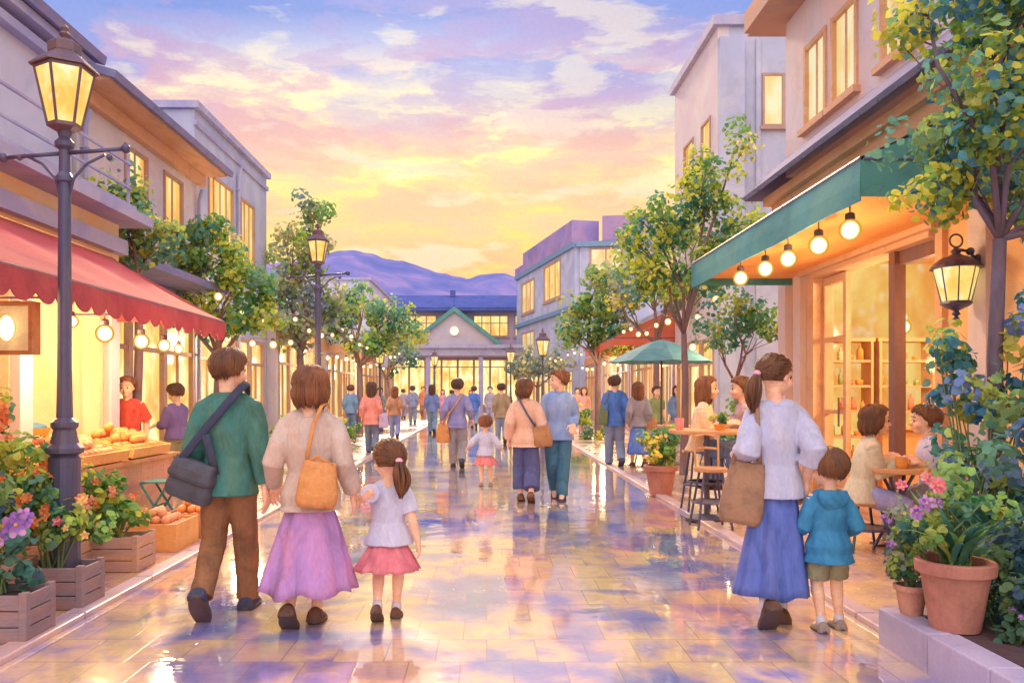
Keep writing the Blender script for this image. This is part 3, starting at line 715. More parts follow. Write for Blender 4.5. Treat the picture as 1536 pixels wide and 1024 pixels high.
# ------------------------------------------------------------------ sky, ground, hills
def sky():
    w = bpy.data.worlds.new('World'); scn.world = w; w.use_nodes = True
    t = NT(w)
    tc = t.n('ShaderNodeTexCoord'); nrm = t.n('ShaderNodeVectorMath', operation='NORMALIZE'); t.l(tc.outputs['Generated'], nrm.inputs[0])
    sp = t.n('ShaderNodeSeparateXYZ'); t.l(nrm.outputs[0], sp.inputs[0])
    z = t.math('MAXIMUM', sp.outputs[2], 0.0)
    # cloud coordinates: the direction itself, flattened so that the clouds lie in loose bands
    mp = t.n('ShaderNodeMapping', i={'Vector': nrm.outputs[0], 'Scale': (1, 1, 3.6), 'Location': (5.35, 2.75, .9)})
    wob = t.noise(mp.outputs[0], 7, 6, .62)
    v2 = t.n('ShaderNodeMix', data_type='VECTOR', i={0: .07}); t.l(mp.outputs[0], v2.inputs[4]); t.l(wob.outputs['Color'], v2.inputs[5])
    zx = t.math('ADD', z, t.math('MULTIPLY', t.math('MULTIPLY', sp.outputs[0], sp.outputs[0]), .16))
    base = t.ramp(zx, [(0, srgb(252, 160, 120)), (.10, srgb(253, 186, 110)), (.16, srgb(254, 210, 104)), (.23, srgb(255, 226, 122)), (.31, srgb(255, 238, 170)), (.365, srgb(253, 230, 196)), (.40, srgb(180, 184, 222)), (.43, srgb(116, 144, 216)), (1, srgb(112, 134, 210))])
    n1 = t.noise(v2.outputs[1], 4.6, 7, .6).outputs[0]
    n2 = t.noise(v2.outputs[1], 8.0, 6, .55).outputs[0]
    n3 = t.noise(v2.outputs[1], 3.0, 6, .55).outputs[0]
    pinkcol = t.ramp(zx, [(0, srgb(230, 130, 122)), (.12, srgb(240, 156, 126)), (.20, srgb(250, 202, 140)), (.27, srgb(244, 192, 156)), (.34, srgb(222, 168, 182)), (.41, srgb(178, 160, 208)), (.47, srgb(140, 148, 214)), (1, srgb(140, 150, 216))])
    m1 = t.ramp(n1, [(.475, (0, 0, 0)), (.50, (.5,)*3), (.54, (.72,)*3), (.57, (.95,)*3), (.7, (1,)*3)])
    c = t.mix(m1, base, pinkcol)
    m2 = t.ramp(n2, [(.55, (0, 0, 0)), (.58, (.45,)*3), (.68, (.7,)*3)])
    c = t.mix(m2, c, t.ramp(zx, [(0, srgb(250, 186, 130)), (.15, srgb(250, 196, 146)), (.26, srgb(246, 202, 164)), (.36, srgb(204, 170, 206)), (.45, srgb(138, 150, 220)), (1, srgb(126, 144, 214))]))
    hi = t.math('MULTIPLY', t.ramp(n3, [(.47, (0, 0, 0)), (.50, (.8,)*3), (.6, (.95,)*3)]), t.ramp(zx, [(.30, (0, 0, 0)), (.40, (1, 1, 1))]))
    c = t.mix(hi, c, t.ramp(zx, [(.2, srgb(196, 180, 218)), (.38, srgb(140, 160, 224)), (.6, srgb(112, 134, 214))]))
    cream = t.math('MULTIPLY', t.ramp(n2, [(.39, (1, 1, 1)), (.46, (.0,)*3)]), .45)
    c = t.mix(cream, c, srgb(254, 240, 204))
    gr = t.noise(tc.outputs['Generated'], 260, 2).outputs[0]
    c = t.mix(1, c, t.ramp(gr, [(.3, (.97,)*3), (.7, (1.03,)*3)]), 'MULTIPLY')
    lp = t.ramp(sp.outputs[2], [(.0, (.55, .42, .36)), (.01, (1, 1, 1))])
    c = t.mix(1, c, lp, 'MULTIPLY')
    # a share of physical sky from the same sun direction
    st = t.n('ShaderNodeTexSky'); st.sky_type = 'NISHITA'; st.sun_disc = False; st.sun_elevation = R(31); st.sun_rotation = R(-6)
    # sky behind the viewer and overhead is brightened as unseen fill for the fronts
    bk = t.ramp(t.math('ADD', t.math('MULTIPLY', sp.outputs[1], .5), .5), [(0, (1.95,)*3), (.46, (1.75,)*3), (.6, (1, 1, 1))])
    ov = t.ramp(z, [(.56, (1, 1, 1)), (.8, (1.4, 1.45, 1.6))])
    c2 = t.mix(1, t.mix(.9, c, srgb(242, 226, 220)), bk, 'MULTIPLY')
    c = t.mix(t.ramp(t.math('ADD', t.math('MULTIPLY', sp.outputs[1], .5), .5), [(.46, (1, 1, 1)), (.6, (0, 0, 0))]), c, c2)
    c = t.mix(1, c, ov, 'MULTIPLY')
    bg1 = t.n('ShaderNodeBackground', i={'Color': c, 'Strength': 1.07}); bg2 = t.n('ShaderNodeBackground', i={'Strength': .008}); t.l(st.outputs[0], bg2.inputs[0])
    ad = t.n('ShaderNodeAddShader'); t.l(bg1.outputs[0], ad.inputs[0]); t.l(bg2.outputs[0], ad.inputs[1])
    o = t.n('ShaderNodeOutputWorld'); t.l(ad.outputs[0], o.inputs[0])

def paving(name, tw, tl, cols, wet=(.05, .34), grout=(.30, .22, .24), patch=1.5, offset=.5, bump=.25):
    m, t = newmat(name)
    tc = t.n('ShaderNodeTexCoord')
    br = t.n('ShaderNodeTexBrick', offset=offset, squash=1.0)
    t.l(tc.outputs['Object'], br.inputs['Vector'])
    br.inputs['Color1'].default_value = (0, 0, 0, 1); br.inputs['Color2'].default_value = (1, 1, 1, 1); br.inputs['Mortar'].default_value = (.5, .5, .5, 1)
    br.inputs['Scale'].default_value = 1; br.inputs['Mortar Size'].default_value = .0045; br.inputs['Mortar Smooth'].default_value = .2
    br.inputs['Brick Width'].default_value = tw; br.inputs['Row Height'].default_value = tl
    pn = t.noise(tc.outputs['Object'], patch, 3, .5, .5).outputs[0]
    pn2 = t.noise(tc.outputs['Object'], patch*2.7, 3, .5, .4).outputs[0]
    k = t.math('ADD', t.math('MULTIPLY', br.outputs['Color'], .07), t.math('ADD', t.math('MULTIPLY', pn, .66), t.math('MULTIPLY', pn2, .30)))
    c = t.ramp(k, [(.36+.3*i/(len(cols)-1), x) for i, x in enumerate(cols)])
    fine = t.noise(tc.outputs['Object'], 34, 3).outputs[0]
    c = t.mix(1, c, t.ramp(fine, [(.3, (.92,)*3), (.7, (1.06,)*3)]), 'MULTIPLY')
    c = t.mix(t.math('MULTIPLY', br.outputs['Fac'], .55), c, (*grout, 1))
    wn = t.noise(tc.outputs['Object'], .9, 4, .6, 1.0).outputs[0]
    rg = t.ramp(wn, [(.36, (wet[0],)*3), (.5, (sum(wet)/2,)*3), (.66, (wet[1],)*3)])
    b = t.n('ShaderNodeBsdfPrincipled', i={'Base Color': c, 'Roughness': rg, 'Specular IOR Level': .5, 'Coat Weight': 1.0, 'Coat IOR': 2.0})
    t.l(rg, b.inputs['Coat Roughness'])
    wv = t.noise(tc.outputs['Object'], 2.6, 3, .5, .6).outputs[0]
    hg = t.math('ADD', t.math('MULTIPLY', wv, .6), t.math('MULTIPLY', br.outputs['Fac'], -.08))
    hg = t.math('ADD', hg, t.math('MULTIPLY', br.outputs['Color'], .03))
    bp = t.n('ShaderNodeBump', i={'Strength': bump, 'Distance': .02, 'Height': hg}); t.l(bp.outputs[0], b.inputs['Normal']); bw = t.n('ShaderNodeBump', i={'Strength': bump, 'Distance': .02, 'Height': t.math('MULTIPLY', wv, .6)}); t.l(bw.outputs[0], b.inputs['Coat Normal'])
    o = t.n('ShaderNodeOutputMaterial'); t.l(b.outputs[0], o.inputs[0]); return m
def ground():
    g = MB(); g.rect(-1500, 1500, -60, 3000, -.4, -.05)
    tag(g.build('ground', pig('earth', srgb(170, 150, 150), scale=.05, var=.1)), 'flat pale ground beyond the shopping street', kind='structure')
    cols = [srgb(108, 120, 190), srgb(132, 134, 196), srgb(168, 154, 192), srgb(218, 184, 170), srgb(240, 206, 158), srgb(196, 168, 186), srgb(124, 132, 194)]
    s = MB(); s.rect(-2.50, 2.30, -8, 57, -.3, 0)
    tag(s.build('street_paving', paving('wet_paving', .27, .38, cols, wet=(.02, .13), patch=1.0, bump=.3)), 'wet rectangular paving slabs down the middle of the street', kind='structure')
    cw = [srgb(236, 190, 150), srgb(250, 206, 140), srgb(244, 196, 150), srgb(206, 168, 180), srgb(252, 216, 156), srgb(180, 160, 196)]
    pv = paving('wet_pavement', .46, .46, cw, wet=(.10, .4), offset=0)
    for nm, a, b in (('left_pavement', -14, -2.64), ('right_pavement', 2.44, 16)):
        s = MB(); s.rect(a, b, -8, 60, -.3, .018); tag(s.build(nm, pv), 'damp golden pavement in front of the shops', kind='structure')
    km = pig('kerb_stone', srgb(200, 176, 186), scale=2, var=.2, tint=srgb(236, 190, 160), rough=.35, spec=.5)
    for nm, a in (('left_kerb', -2.64), ('right_kerb', 2.30)):
        s = MB(); y = -8
        while y < 57: s.rect(a+.002, a+.138, y, y+.985, -.3, .035); y += 1.0
        tag(s.build(nm, km, bevel=.008), 'row of pale kerb stones along the wet paving', kind='structure')
def hills():
    prof = [(200, 402), (380, 398), (440, 392), (478, 381), (505, 377), (530, 375), (552, 379), (580, 389), (605, 391), (640, 403), (665, 411), (700, 417), (725, 412), (742, 409), (775, 414), (830, 424), (900, 418), (1000, 430), (1200, 440)]
    Y0 = 620; rows = []
    xs = [200+k*4 for k in range(251)]
    def H(px):
        for (a, ya), (b, yb) in zip(prof, prof[1:]):
            if a <= px <= b: return ya+(yb-ya)*(px-a)/(b-a)
        return 440
    vs = []; fs = []; n = len(xs); D = 14
    for k in range(D):
        t = k/(D-1); Y = 380+(Y0-380)*t if t < 1 else Y0
        for px in xs:
            top = (VY-H(px))/FPX*Y0+EYE
            X = at(px, Y0)
            rid = noise.noise(Vector((X*.02, Y*.008, 1)))*.5+.5*noise.noise(Vector((X*.06, Y*.03, 4)))
            z = top*(t**.8)*(1+.22*rid*(1-t)) + noise.noise(Vector((X*.11, 5, 1)))*1.6*t
            vs.append((X*(.9+.1*t), Y, max(-3, z)))
    for k in range(D-1):
        for j in range(n-1): fs.append((k*n+j, k*n+j+1, (k+1)*n+j+1, (k+1)*n+j))
    m = MB(); m.add(vs, fs)
    m2, t = newmat('hill_violet')
    ge = t.n('ShaderNodeNewGeometry'); sp = t.n('ShaderNodeSeparateXYZ'); t.l(ge.outputs['Position'], sp.inputs[0])
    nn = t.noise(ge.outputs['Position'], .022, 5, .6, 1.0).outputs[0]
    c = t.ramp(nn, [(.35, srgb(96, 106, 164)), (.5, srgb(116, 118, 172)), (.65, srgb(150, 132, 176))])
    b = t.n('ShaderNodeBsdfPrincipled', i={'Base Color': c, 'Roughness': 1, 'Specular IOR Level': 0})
    # aerial haze put in as a faint violet glow of the hills
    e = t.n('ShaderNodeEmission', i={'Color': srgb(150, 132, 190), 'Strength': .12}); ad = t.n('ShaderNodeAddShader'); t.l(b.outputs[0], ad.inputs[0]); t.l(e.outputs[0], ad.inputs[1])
    o = t.n('ShaderNodeOutputMaterial'); t.l(ad.outputs[0], o.inputs[0])
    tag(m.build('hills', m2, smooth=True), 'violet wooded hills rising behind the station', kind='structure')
# ------------------------------------------------------------------ buildings
W_LILAC = pig('wall_lilac', srgb(204, 202, 216), scale=.9, var=.14, tint=srgb(176, 184, 216), grain=.05)
W_GREY = pig('wall_greyblue', srgb(186, 190, 208), scale=.9, var=.16, tint=srgb(150, 164, 204), grain=.05)
W_CREAM = pig('wall_cream', srgb(214, 204, 204), scale=.9, var=.12, tint=srgb(206, 186, 204), grain=.05)
W_PEACH = pig('wall_peach', srgb(240, 196, 140), scale=1.4, var=.12, tint=srgb(246, 176, 110), grain=.05)
W_PINK = pig('wall_rose', srgb(212, 202, 208), scale=.9, var=.12, tint=srgb(236, 196, 180), grain=.05)
TRIM = pig('trim_taupe', srgb(176, 146, 136), scale=2, var=.15, tint=srgb(206, 150, 120))
TRIM_L = pig('trim_lilac', srgb(178, 176, 200), scale=1.5, var=.15, tint=srgb(150, 150, 200))
SLATE = pig('slate_violet', srgb(128, 130, 168), scale=2.2, var=.25, tint=srgb(150, 130, 160), stretch=(1, 1, 2))
WOOD_O = pig('wood_orange', srgb(214, 164, 126), scale=3, var=.2, tint=srgb(216, 176, 148), stretch=(1, .3, 1))
WOOD_B = pig('wood_brown', srgb(128, 86, 72), scale=3, var=.25, tint=srgb(104, 84, 100), stretch=(1, 1, .3), rough=.5)
WOOD_T = pig('wood_tan', srgb(206, 150, 104), scale=4, var=.22, tint=srgb(226, 170, 120), stretch=(.4, 1, 1))
WIN_GOLD = glow('lit_window', srgb(255, 232, 150)[:3]+(1,), srgb(246, 170, 84), 1.15, 1.6, (1.6, 1.6, .5), mid=srgb(252, 206, 112))
WIN_PALE = glow('lit_window_pale', srgb(255, 244, 196), srgb(250, 196, 120), 1.0, 1.3, (1.4, 1.4, .5), mid=srgb(254, 224, 150))
SHOP_GLOW = glow('shop_interior_glow', srgb(255, 240, 176), srgb(244, 168, 88), 1.35, 1.5, (1.3, 1.3, .7), mid=srgb(254, 212, 120))
ROOF_BLUE = pig('roof_blue', srgb(86, 98, 156), rough=1.0, spec=0, scale=1.2, var=.22, tint=srgb(92, 104, 176), stretch=(1, 1, 1))

class Fac:
    """a facade: origin at its left foot, u runs along it, n points out of the building"""
    def __init__(s, org, ang):
        s.o = Vector(org); s.u = Vector((math.cos(ang), math.sin(ang), 0)); s.n = Vector((s.u.y, -s.u.x, 0)); s.M = Matrix((s.u, s.n, Vector((0, 0, 1)))).transposed()
    def p(s, a, d, z): return s.o+s.u*a+s.n*d+Vector((0, 0, z))
    def box(s, mb, a0, a1, d0, d1, z0, z1): mb.box(s.p((a0+a1)/2, (d0+d1)/2, (z0+z1)/2), (abs(a1-a0), abs(d1-d0), abs(z1-z0)), M=s.M)
def wall_open(mb, F, a0, a1, z0, z1, th, ops):
    xs = sorted({a0, a1, *[o[0] for o in ops], *[o[1] for o in ops]}); zs = sorted({z0, z1, *[o[2] for o in ops], *[o[3] for o in ops]})
    xs = [x for x in xs if a0 <= x <= a1]; zs = [z for z in zs if z0 <= z <= z1]
    for za, zb in zip(zs, zs[1:]):
        run = None
        for xa, xb in zip(xs, xs[1:]):
            cx, cz = (xa+xb)/2, (za+zb)/2
            hole = any(o[0] < cx < o[1] and o[2] < cz < o[3] for o in ops)
            if hole:
                if run: F.box(mb, run[0], run[1], -th, 0, za, zb); run = None
            else: run = (run[0], xb) if run else (xa, xb)
        if run: F.box(mb, run[0], run[1], -th, 0, za, zb)
def window(parent, F, a0, a1, z0, z1, cols=2, rows=2, pane=None, frame=None, sill=True, depth=.055, fw=.05, name='window', proud=.03):
    m = MB(); fr = frame or TRIM
    F.box(m, a0, a0+fw, -depth, proud, z0, z1); F.box(m, a1-fw, a1, -depth, proud, z0, z1)
    F.box(m, a0+fw, a1-fw, -depth, proud-.004, z1-fw, z1); F.box(m, a0+fw, a1-fw, -depth, proud-.004, z0, z0+fw)
    for c in range(1, cols): x = a0+(a1-a0)*c/cols; F.box(m, x-fw*.36, x+fw*.36, -depth+.03, -.008, z0+fw, z1-fw)
    for r_ in range(1, rows): z = z0+(z1-z0)*r_/rows if rows != 2 else z0+(z1-z0)*.62; F.box(m, a0+fw, a1-fw, -depth+.032, -.012, z-fw*.3, z+fw*.3)
    w = m.build(name, fr, parent)
    p = MB(); F.box(p, a0+fw, a1-fw, -depth+.012, -depth+.024, z0+fw, z1-fw); p.build('pane', pane or WIN_GOLD, w)
    if sill: s = MB(); F.box(s, a0-.06, a1+.06, .001, .09, z0-.08, z0-.002); s.build('sill', fr, w)
    return w
def block(F, L, D, z0, z1, mat, ops, parent, side_ops=None, roof_mat=None, parapet=.35, th=.25, cornice=True, back=True):
    """walls round a rectangular building behind facade F (length L, depth D) plus flat roof with parapet"""
    m = MB(); wall_open(m, F, 0, L, z0, z1, th, ops)
    F.box(m, L-th, L, -D, -th-.001, z0, z1-.002); 
    if side_ops is None: F.box(m, 0, th, -D, -th-.001, z0, z1-.002)
    if back: F.box(m, th+.001, L-th-.001, -D, -D+th, z0, z1-.003)
    m.build('wall', mat, parent)
    r_ = MB(); F.box(r_, th, L-th, -D+th, -th, z1-parapet-.15, z1-parapet); rf = r_.build('roof', roof_mat or SLATE, parent)
    if cornice:
        c = MB(); F.box(c, -.08, L+.08, -D-.08, .10, z1+.002, z1+.14); F.box(c, -.03, L+.03, .002, .05, z1-.32, z1-.22)
        c.build('cornice', TRIM_L, parent)
    return rf
def fac_left(X, Y1): return Fac((X, Y1, 0), -math.pi/2)      # faces +x; u runs from far (Y1) to near
def fac_right(X, Y0): return Fac((X, Y0, 0), math.pi/2)      # faces ... u runs away, n = +x
class FacR(Fac):
    """right-hand side of the street: u runs away from the viewer, n points to -x"""
    def __init__(s, X, Y0):
        s.o = Vector((X, Y0, 0)); s.u = Vector((0, 1, 0)); s.n = Vector((-1, 0, 0)); s.M = Matrix((s.u, s.n, Vector((0, 0, 1)))).transposed()
class FacS(Fac):
    """faces the viewer: u runs to +x, n to -y"""
    def __init__(s, X0, Y): s.o = Vector((X0, Y, 0)); s.u = Vector((1, 0, 0)); s.n = Vector((0, -1, 0)); s.M = Matrix((s.u, s.n, Vector((0, 0, 1)))).transposed()
class FacL(Fac):
    """left-hand side: u runs away from the viewer, n points to +x"""
    def __init__(s, X, Y0): s.o = Vector((X, Y0, 0)); s.u = Vector((0, 1, 0)); s.n = Vector((1, 0, 0)); s.M = Matrix((s.u, s.n, Vector((0, 0, 1)))).transposed()

def downpipe(parent, F, a, z1, z0=0.02):
    m = MB(); m.tube([F.p(a, .07, z0+.1), F.p(a, .06, z0+.25), F.p(a, .06, z1-.25), F.p(a, .12, z1-.05)], .035, 8)
    k = z0+.8
    while k < z1-.3: F.box(m, a-.05, a+.05, .003, .10, k, k+.03); k += 1.3
    m.build('downpipe', TRIM_L, parent)
def shopfront(parent, F, a0, a1, z1=2.6, z0=.12, n=None, frame=None, transom=True, pane=None):
    """a glazed ground floor: bays with posts, transom, panes and a low plinth"""
    n = n or max(2, int((a1-a0)/1.1)); fr = frame or TRIM; w = (a1-a0)/n
    for k in range(n):
        s = MB(); x0, x1 = a0+k*w, a0+(k+1)*w; door = (k % 3 == 1)
        F.box(s, x0, x0+.07, -.14, .02, z0, z1); F.box(s, x1-.07, x1-.001, -.14, .02, z0, z1)
        F.box(s, x0+.07, x1-.07, -.14, .015, z1-.09, z1)
        if transom: F.box(s, x0+.07, x1-.07, -.12, .0, z1-.62, z1-.55)
        pl = .1 if door else .5
        F.box(s, x0+.07, x1-.07, -.13, .005, z0, z0+pl)
        if not door: F.box(s, (x0+x1)/2-.02, (x0+x1)/2+.02, -.11, -.02, z0+pl, z1-.62)
        wi = s.build('window' if not door else 'door', fr, parent)
        p = MB(); F.box(p, x0+.07, x1-.07, -.075, -.065, z0+pl, z1-.09); p.build('pane', pane or SHOP_GLOW, wi)

def awning(name, label, F, a0, a1, zt, zb, out, drop, mat, val_mat=None, n=60, scallop=.3, group=None, soft=False, cat='awning', depth0=.02):
    o = root(name, F.p(a0, 0, 0), 0, label, cat, group); off = -F.p(a0, 0, 0)
    m = MB(); vs = []; rows = 6
    for k in range(rows+1):
        t = k/rows
        for j in range(n+1):
            a = a0+(a1-a0)*j/n; sag = -.03*math.sin(math.pi*t)*(1 if soft else 0)*(1+.6*math.cos(2*math.pi*j/(n/ max(1, round((a1-a0)/1.2)))))
            vs.append(F.p(a, depth0+(out-depth0)*t, zt+(zb-zt)*t+sag)+off)
    m.add(vs, [(k*(n+1)+j, k*(n+1)+j+1, (k+1)*(n+1)+j+1, (k+1)*(n+1)+j) for k in range(rows) for j in range(n)])
    for a in (a0, a1): m.add([F.p(a, depth0, zt)+off, F.p(a, out, zb)+off, F.p(a, out, zb-drop*.9)+off, F.p(a, depth0, zb-drop*.9)+off] if not soft else [F.p(a, depth0, zt)+off, F.p(a, out, zb)+off, F.p(a, depth0, zb)+off], [(0, 1, 2, 3)] if not soft else [(0, 1, 2)])
    c = m.build('canopy', mat, o); s_ = c.modifiers.new('s', 'SOLIDIFY'); s_.thickness = .012
    v = MB(); vs = []; nn = n*6 if scallop else n
    ns = max(1, round((a1-a0)/scallop)) if scallop else 1
    for j in range(nn+1):
        a = a0+(a1-a0)*j/nn; ph = (j/nn*ns) % 1.0
        d = drop*(.62+.38*math.sin(math.pi*ph)**.6) if scallop else drop
        wv = .012*math.sin(j*.21)+.01*math.sin(j*.05)
        vs += [F.p(a, out+.006, zb)+off, F.p(a, out+.012+wv*.6, zb-d*.55)+off, F.p(a, out+.01+wv, zb-d)+off]
    v.add(vs, [(3*j+i, 3*j+3+i, 3*j+4+i, 3*j+1+i) for j in range(nn) for i in range(2)])
    vo = v.build('valance', val_mat or mat, o); s_ = vo.modifiers.new('s', 'SOLIDIFY'); s_.thickness = .01
    r_ = MB(); r_.tube([F.p(a0, out, zb-.01)+off, F.p(a1, out, zb-.01)+off], .018, 6)
    k = 0
    while a0+k*1.5 <= a1+.01: r_.tube([F.p(a0+k*1.5, depth0, zb-.02)+off, F.p(a0+k*1.5, out-.02, zb-.02)+off], .012, 6); k += 1
    r_.build('frame', pig('metal_dark', srgb(92, 92, 124), rough=.45, var=.2, spec=.5), o)
    return o

def buildings():
    wi = window
    # ---- A: market shop, nearest on the left
    A = root('shop_building', (-4.6, 3, 0), 0, 'lilac two-storey shop building above the red fruit stall awning, nearest on the left', 'building')
    off = Vector((4.6, -3, 0))
    class O(FacL): pass
    def FL(X, Y): f = FacL(X, Y); f.o += off; return f
    F = FL(-4.6, 1.0)
    m = MB(); wall_open(m, F, 0, 9.0, 0, 3.5, .2, [(y-1.0, y2-1.0, .0, 2.85) for y, y2 in ((2.0, 3.7), (3.9, 5.6), (5.85, 7.7), (7.95, 9.5))])
    F.box(m, 8.8, 9.0, -4, -.201, 0, 3.5); F.box(m, 0, .2, -4, -.201, 0, 3.5)
    m.build('wall', pig('wall_peach_lit', srgb(240, 208, 176), scale=1.4, var=.1, tint=srgb(246, 190, 130)), A)
    m = MB(); F.box(m, .2, 8.8, -4.0, -3.8, 0, 3.3); m.build('back_wall', glow('stall_back_glow', srgb(255, 234, 160), srgb(240, 160, 84), .8, 2.4, (1, 1, .8), mid=srgb(252, 208, 124)), A)  # wall emits warm light itself, standing in for a lit stall
    m = MB(); F.box(m, .2, 8.8, -3.8, -.2, 3.1, 3.25); m.build('ceiling', W_PEACH, A)
    m = MB(); F.box(m, .0, 9.0, -.001, .12, 3.12, 3.3); F.box(m, -.1, 9.2, -4.1, .35, 3.5, 3.62); F.box(m, -.05, 9.1, -4.05, .18, 3.62, 3.75); m.build('cornice', TRIM_L, A)
    m = MB()
    for k in range(2): F.box(m, 0, 9.05, .12, .15, 3.95+k*.3, 3.975+k*.3)
    for k in range(7): F.box(m, k*1.5, k*1.5+.05, .10, .119, 3.751, 4.4)
    m.build('railing', TRIM_L, A)
    U = FL(-5.5, 0.0); Lu = 10.6; ops = [(6.0, 7.0, 4.15, 5.2), (7.6, 8.55, 4.15, 5.2), (4.2, 5.2, 4.15, 5.2)]
    m = MB(); wall_open(m, U, 0, Lu, 3.63, 5.75, .2, ops); U.box(m, Lu-.2, Lu, -5, -.201, 3.63, 5.75); m.build('upper_wall', W_LILAC, A)
    for a, b, c, d in ops: wi(A, U, a, b, c, d, 2, 1, WIN_PALE)
    m = MB(); U.box(m, 0, Lu+.2, -5.2, .22, 5.752, 5.86); U.box(m, 0, Lu+.1, .002, .14, 5.55, 5.66); m.build('cornice', TRIM_L, A)
    m = MB(); vs = [U.p(0, .3, 5.86), U.p(Lu+.3, .3, 5.86), U.p(Lu+.3, -5.2, 7.3), U.p(0, -5.2, 7.3)]; m.add(vs, [(0, 1, 2, 3)]); ro = m.build('roof', SLATE, A); s_ = ro.modifiers.new('s', 'SOLIDIFY'); s_.thickness = .12; s_.offset = 1
    # columns between the openings
    for y in (3.8, 5.725, 7.825, 9.7): m = MB(); F.box(m, y-1-.11, y-1+.11, .002, .10, .0, 2.9); m.build('pilaster', W_CREAM, A)
    # stall shelves inside
    m = MB()
    for z in (1.0, 1.5, 2.0): F.box(m, .4, 8.6, -3.79, -3.4, z, z+.04)
    for k in range(9): F.box(m, .4+k*1.02, .45+k*1.02, -3.79, -3.41, 0, 2.4)
    m.build('shelf', WOOD_T, A)
    rr = random.Random(3); gm0 = [pig('jar_amber', srgb(236, 160, 84)), pig('jar_rose', srgb(220, 140, 120)), pig('jar_green', srgb(160, 176, 110))]
    for z in (1.04, 1.54, 2.04):
        a = .5
        while a < 8.5:
            h = rr.uniform(.12, .34); m = MB(); m.lathe([(.05, 0), (rr.uniform(.06, .09), h*.5), (.03, h*.8), (.035, h)], (0, 0, 0), 10); tag(m.build('jar', rr.choice(gm0), None, smooth=True, loc=F.p(a, -3.6, z)-off), 'jar on the shelves along the back wall of the fruit shop', 'jar', 'jars on the back wall shelves of the fruit shop'); a += rr.uniform(.3, .5)
    m = MB(); rs_ = random.Random(8)
    for a in (3.2, 4.55, 5.9):
        for z in (.5, .95, 1.4, 1.85, 2.25): F.box(m, a+.03, a+1.2, -1.95, -1.6, z, z+.035)
        F.box(m, a, a+.03, -1.96, -1.59, 0, 2.4); F.box(m, a+1.2, a+1.23, -1.96, -1.59, 0, 2.4)
    m.build('display_rack', WOOD_T, A)
    gm = [pig('jar_amber', srgb(236, 160, 84)), pig('cream_ware', srgb(250, 226, 180), var=.1), pig('jar_rose', srgb(220, 140, 120)), pig('jar_green', srgb(160, 176, 110))]
    for a in (3.2, 4.55, 5.9):
        for z in (.535, .985, 1.435, 1.885):
            q = a+.1
            while q < a+1.12:
                h = rs_.uniform(.12, .3); rb = rs_.uniform(.05, .075); m = MB(); m.lathe([(rb, 0), (rb, h*.6), (rb*.45, h*.8), (rb*.5, h)], (0, 0, 0), 10)
                tag(m.build('jar', gm[rs_.randrange(4)], None, smooth=True, loc=F.p(q, -1.75, z)-off), 'jar on the display racks inside the fruit shop', 'jar', 'jars on the display racks inside the fruit shop'); q += rs_.uniform(.17, .26)
    m = MB(); F.box(m, 7.3, 8.1, -3.79, -3.70, .05, 2.3); d = m.build('door', WIN_PALE, A)

    # ---- B: low house with deep eaves, their lit orange put into the wood colour
    B = root('town_house', (-5.5, 10.75, 0), 0, 'cream house with wide orange-lit eaves behind the red awning', 'building'); off = Vector((5.5, -10.75, 0))
    F = FL(-5.5, 10.75); L = 4.5
    ops = [(1.38, 2.2, 4.3, 5.2), (2.85, 3.7, 4.3, 5.2), (.25, L-.25, .1, 2.7)]
    block(F, L, 6, 0, 5.62, W_CREAM, ops, B, cornice=False)
    for a, b, c, d in ops[:2]: wi(B, F, a, b, c, d, 2, 1)
    shopfront(B, F, .25, L-.25, 2.7, .1)
    m = MB(); F.box(m, -.15, L+.15, .002, .5, 5.56, 5.66); F.box(m, -.1, L+.1, .002, .12, 5.35, 5.555); m.build('eaves', WOOD_O, B)
    m = MB(); vs = [F.p(-.2, .62, 5.66), F.p(L+.2, .62, 5.66), F.p(L+.2, -3, 6.75), F.p(-.2, -3, 6.75)]; m.add(vs, [(0, 1, 2, 3)]); m.add([F.p(-.2, -3, 6.75), F.p(L+.2, -3, 6.75), F.p(L+.2, -6.3, 5.6), F.p(-.2, -6.3, 5.6)], [(0, 1, 2, 3)])
    m.add([F.p(-.0, .0, 5.62), F.p(0, -3, 6.7), F.p(0, -6, 5.62)], [(0, 1, 2)]); m.add([F.p(L, .0, 5.62), F.p(L, -3, 6.7), F.p(L, -6, 5.62)], [(0, 1, 2)])
    ro = m.build('roof', SLATE, B); s_ = ro.modifiers.new('s', 'SOLIDIFY'); s_.thickness = .1
    m = MB(); F.box(m, 0, L, .002, .75, 3.2, 3.32); F.box(m, 0, L, .002, .1, 3.0, 3.19); m.build('canopy', SLATE, B)
    downpipe(B, F, L-.12, 5.3); downpipe(B, F, .1, 5.3)
    # ---- C: taller plain block
    C_ = root('town_house', (-5.7, 15.5, 0), 0, 'grey blue block with a flat roof and two golden upper windows, left row', 'building'); off = Vector((5.7, -15.5, 0))
    F = FL(-5.7, 15.6); L = 5.1
    ops = [(.75, 2.35, 4.5, 5.95), (2.9, 4.0, 4.5, 5.95), (.25, L-.25, .1, 2.7)]
    block(F, L, 6, 0, 6.95, W_GREY, ops, C_)
    wi(C_, F, .75, 2.35, 4.5, 5.95, 4, 1); wi(C_, F, 2.9, 4.0, 4.5, 5.95, 3, 1); shopfront(C_, F, .25, L-.25, 2.7, .1)
    m = MB(); F.box(m, .3, 2.3, -4.2, -2.0, 6.6, 7.5); F.box(m, .2, 2.4, -4.3, -1.9, 7.502, 7.6); m.build('roof_hut', SLATE, C_); downpipe(C_, F, 2.62, 6.6)
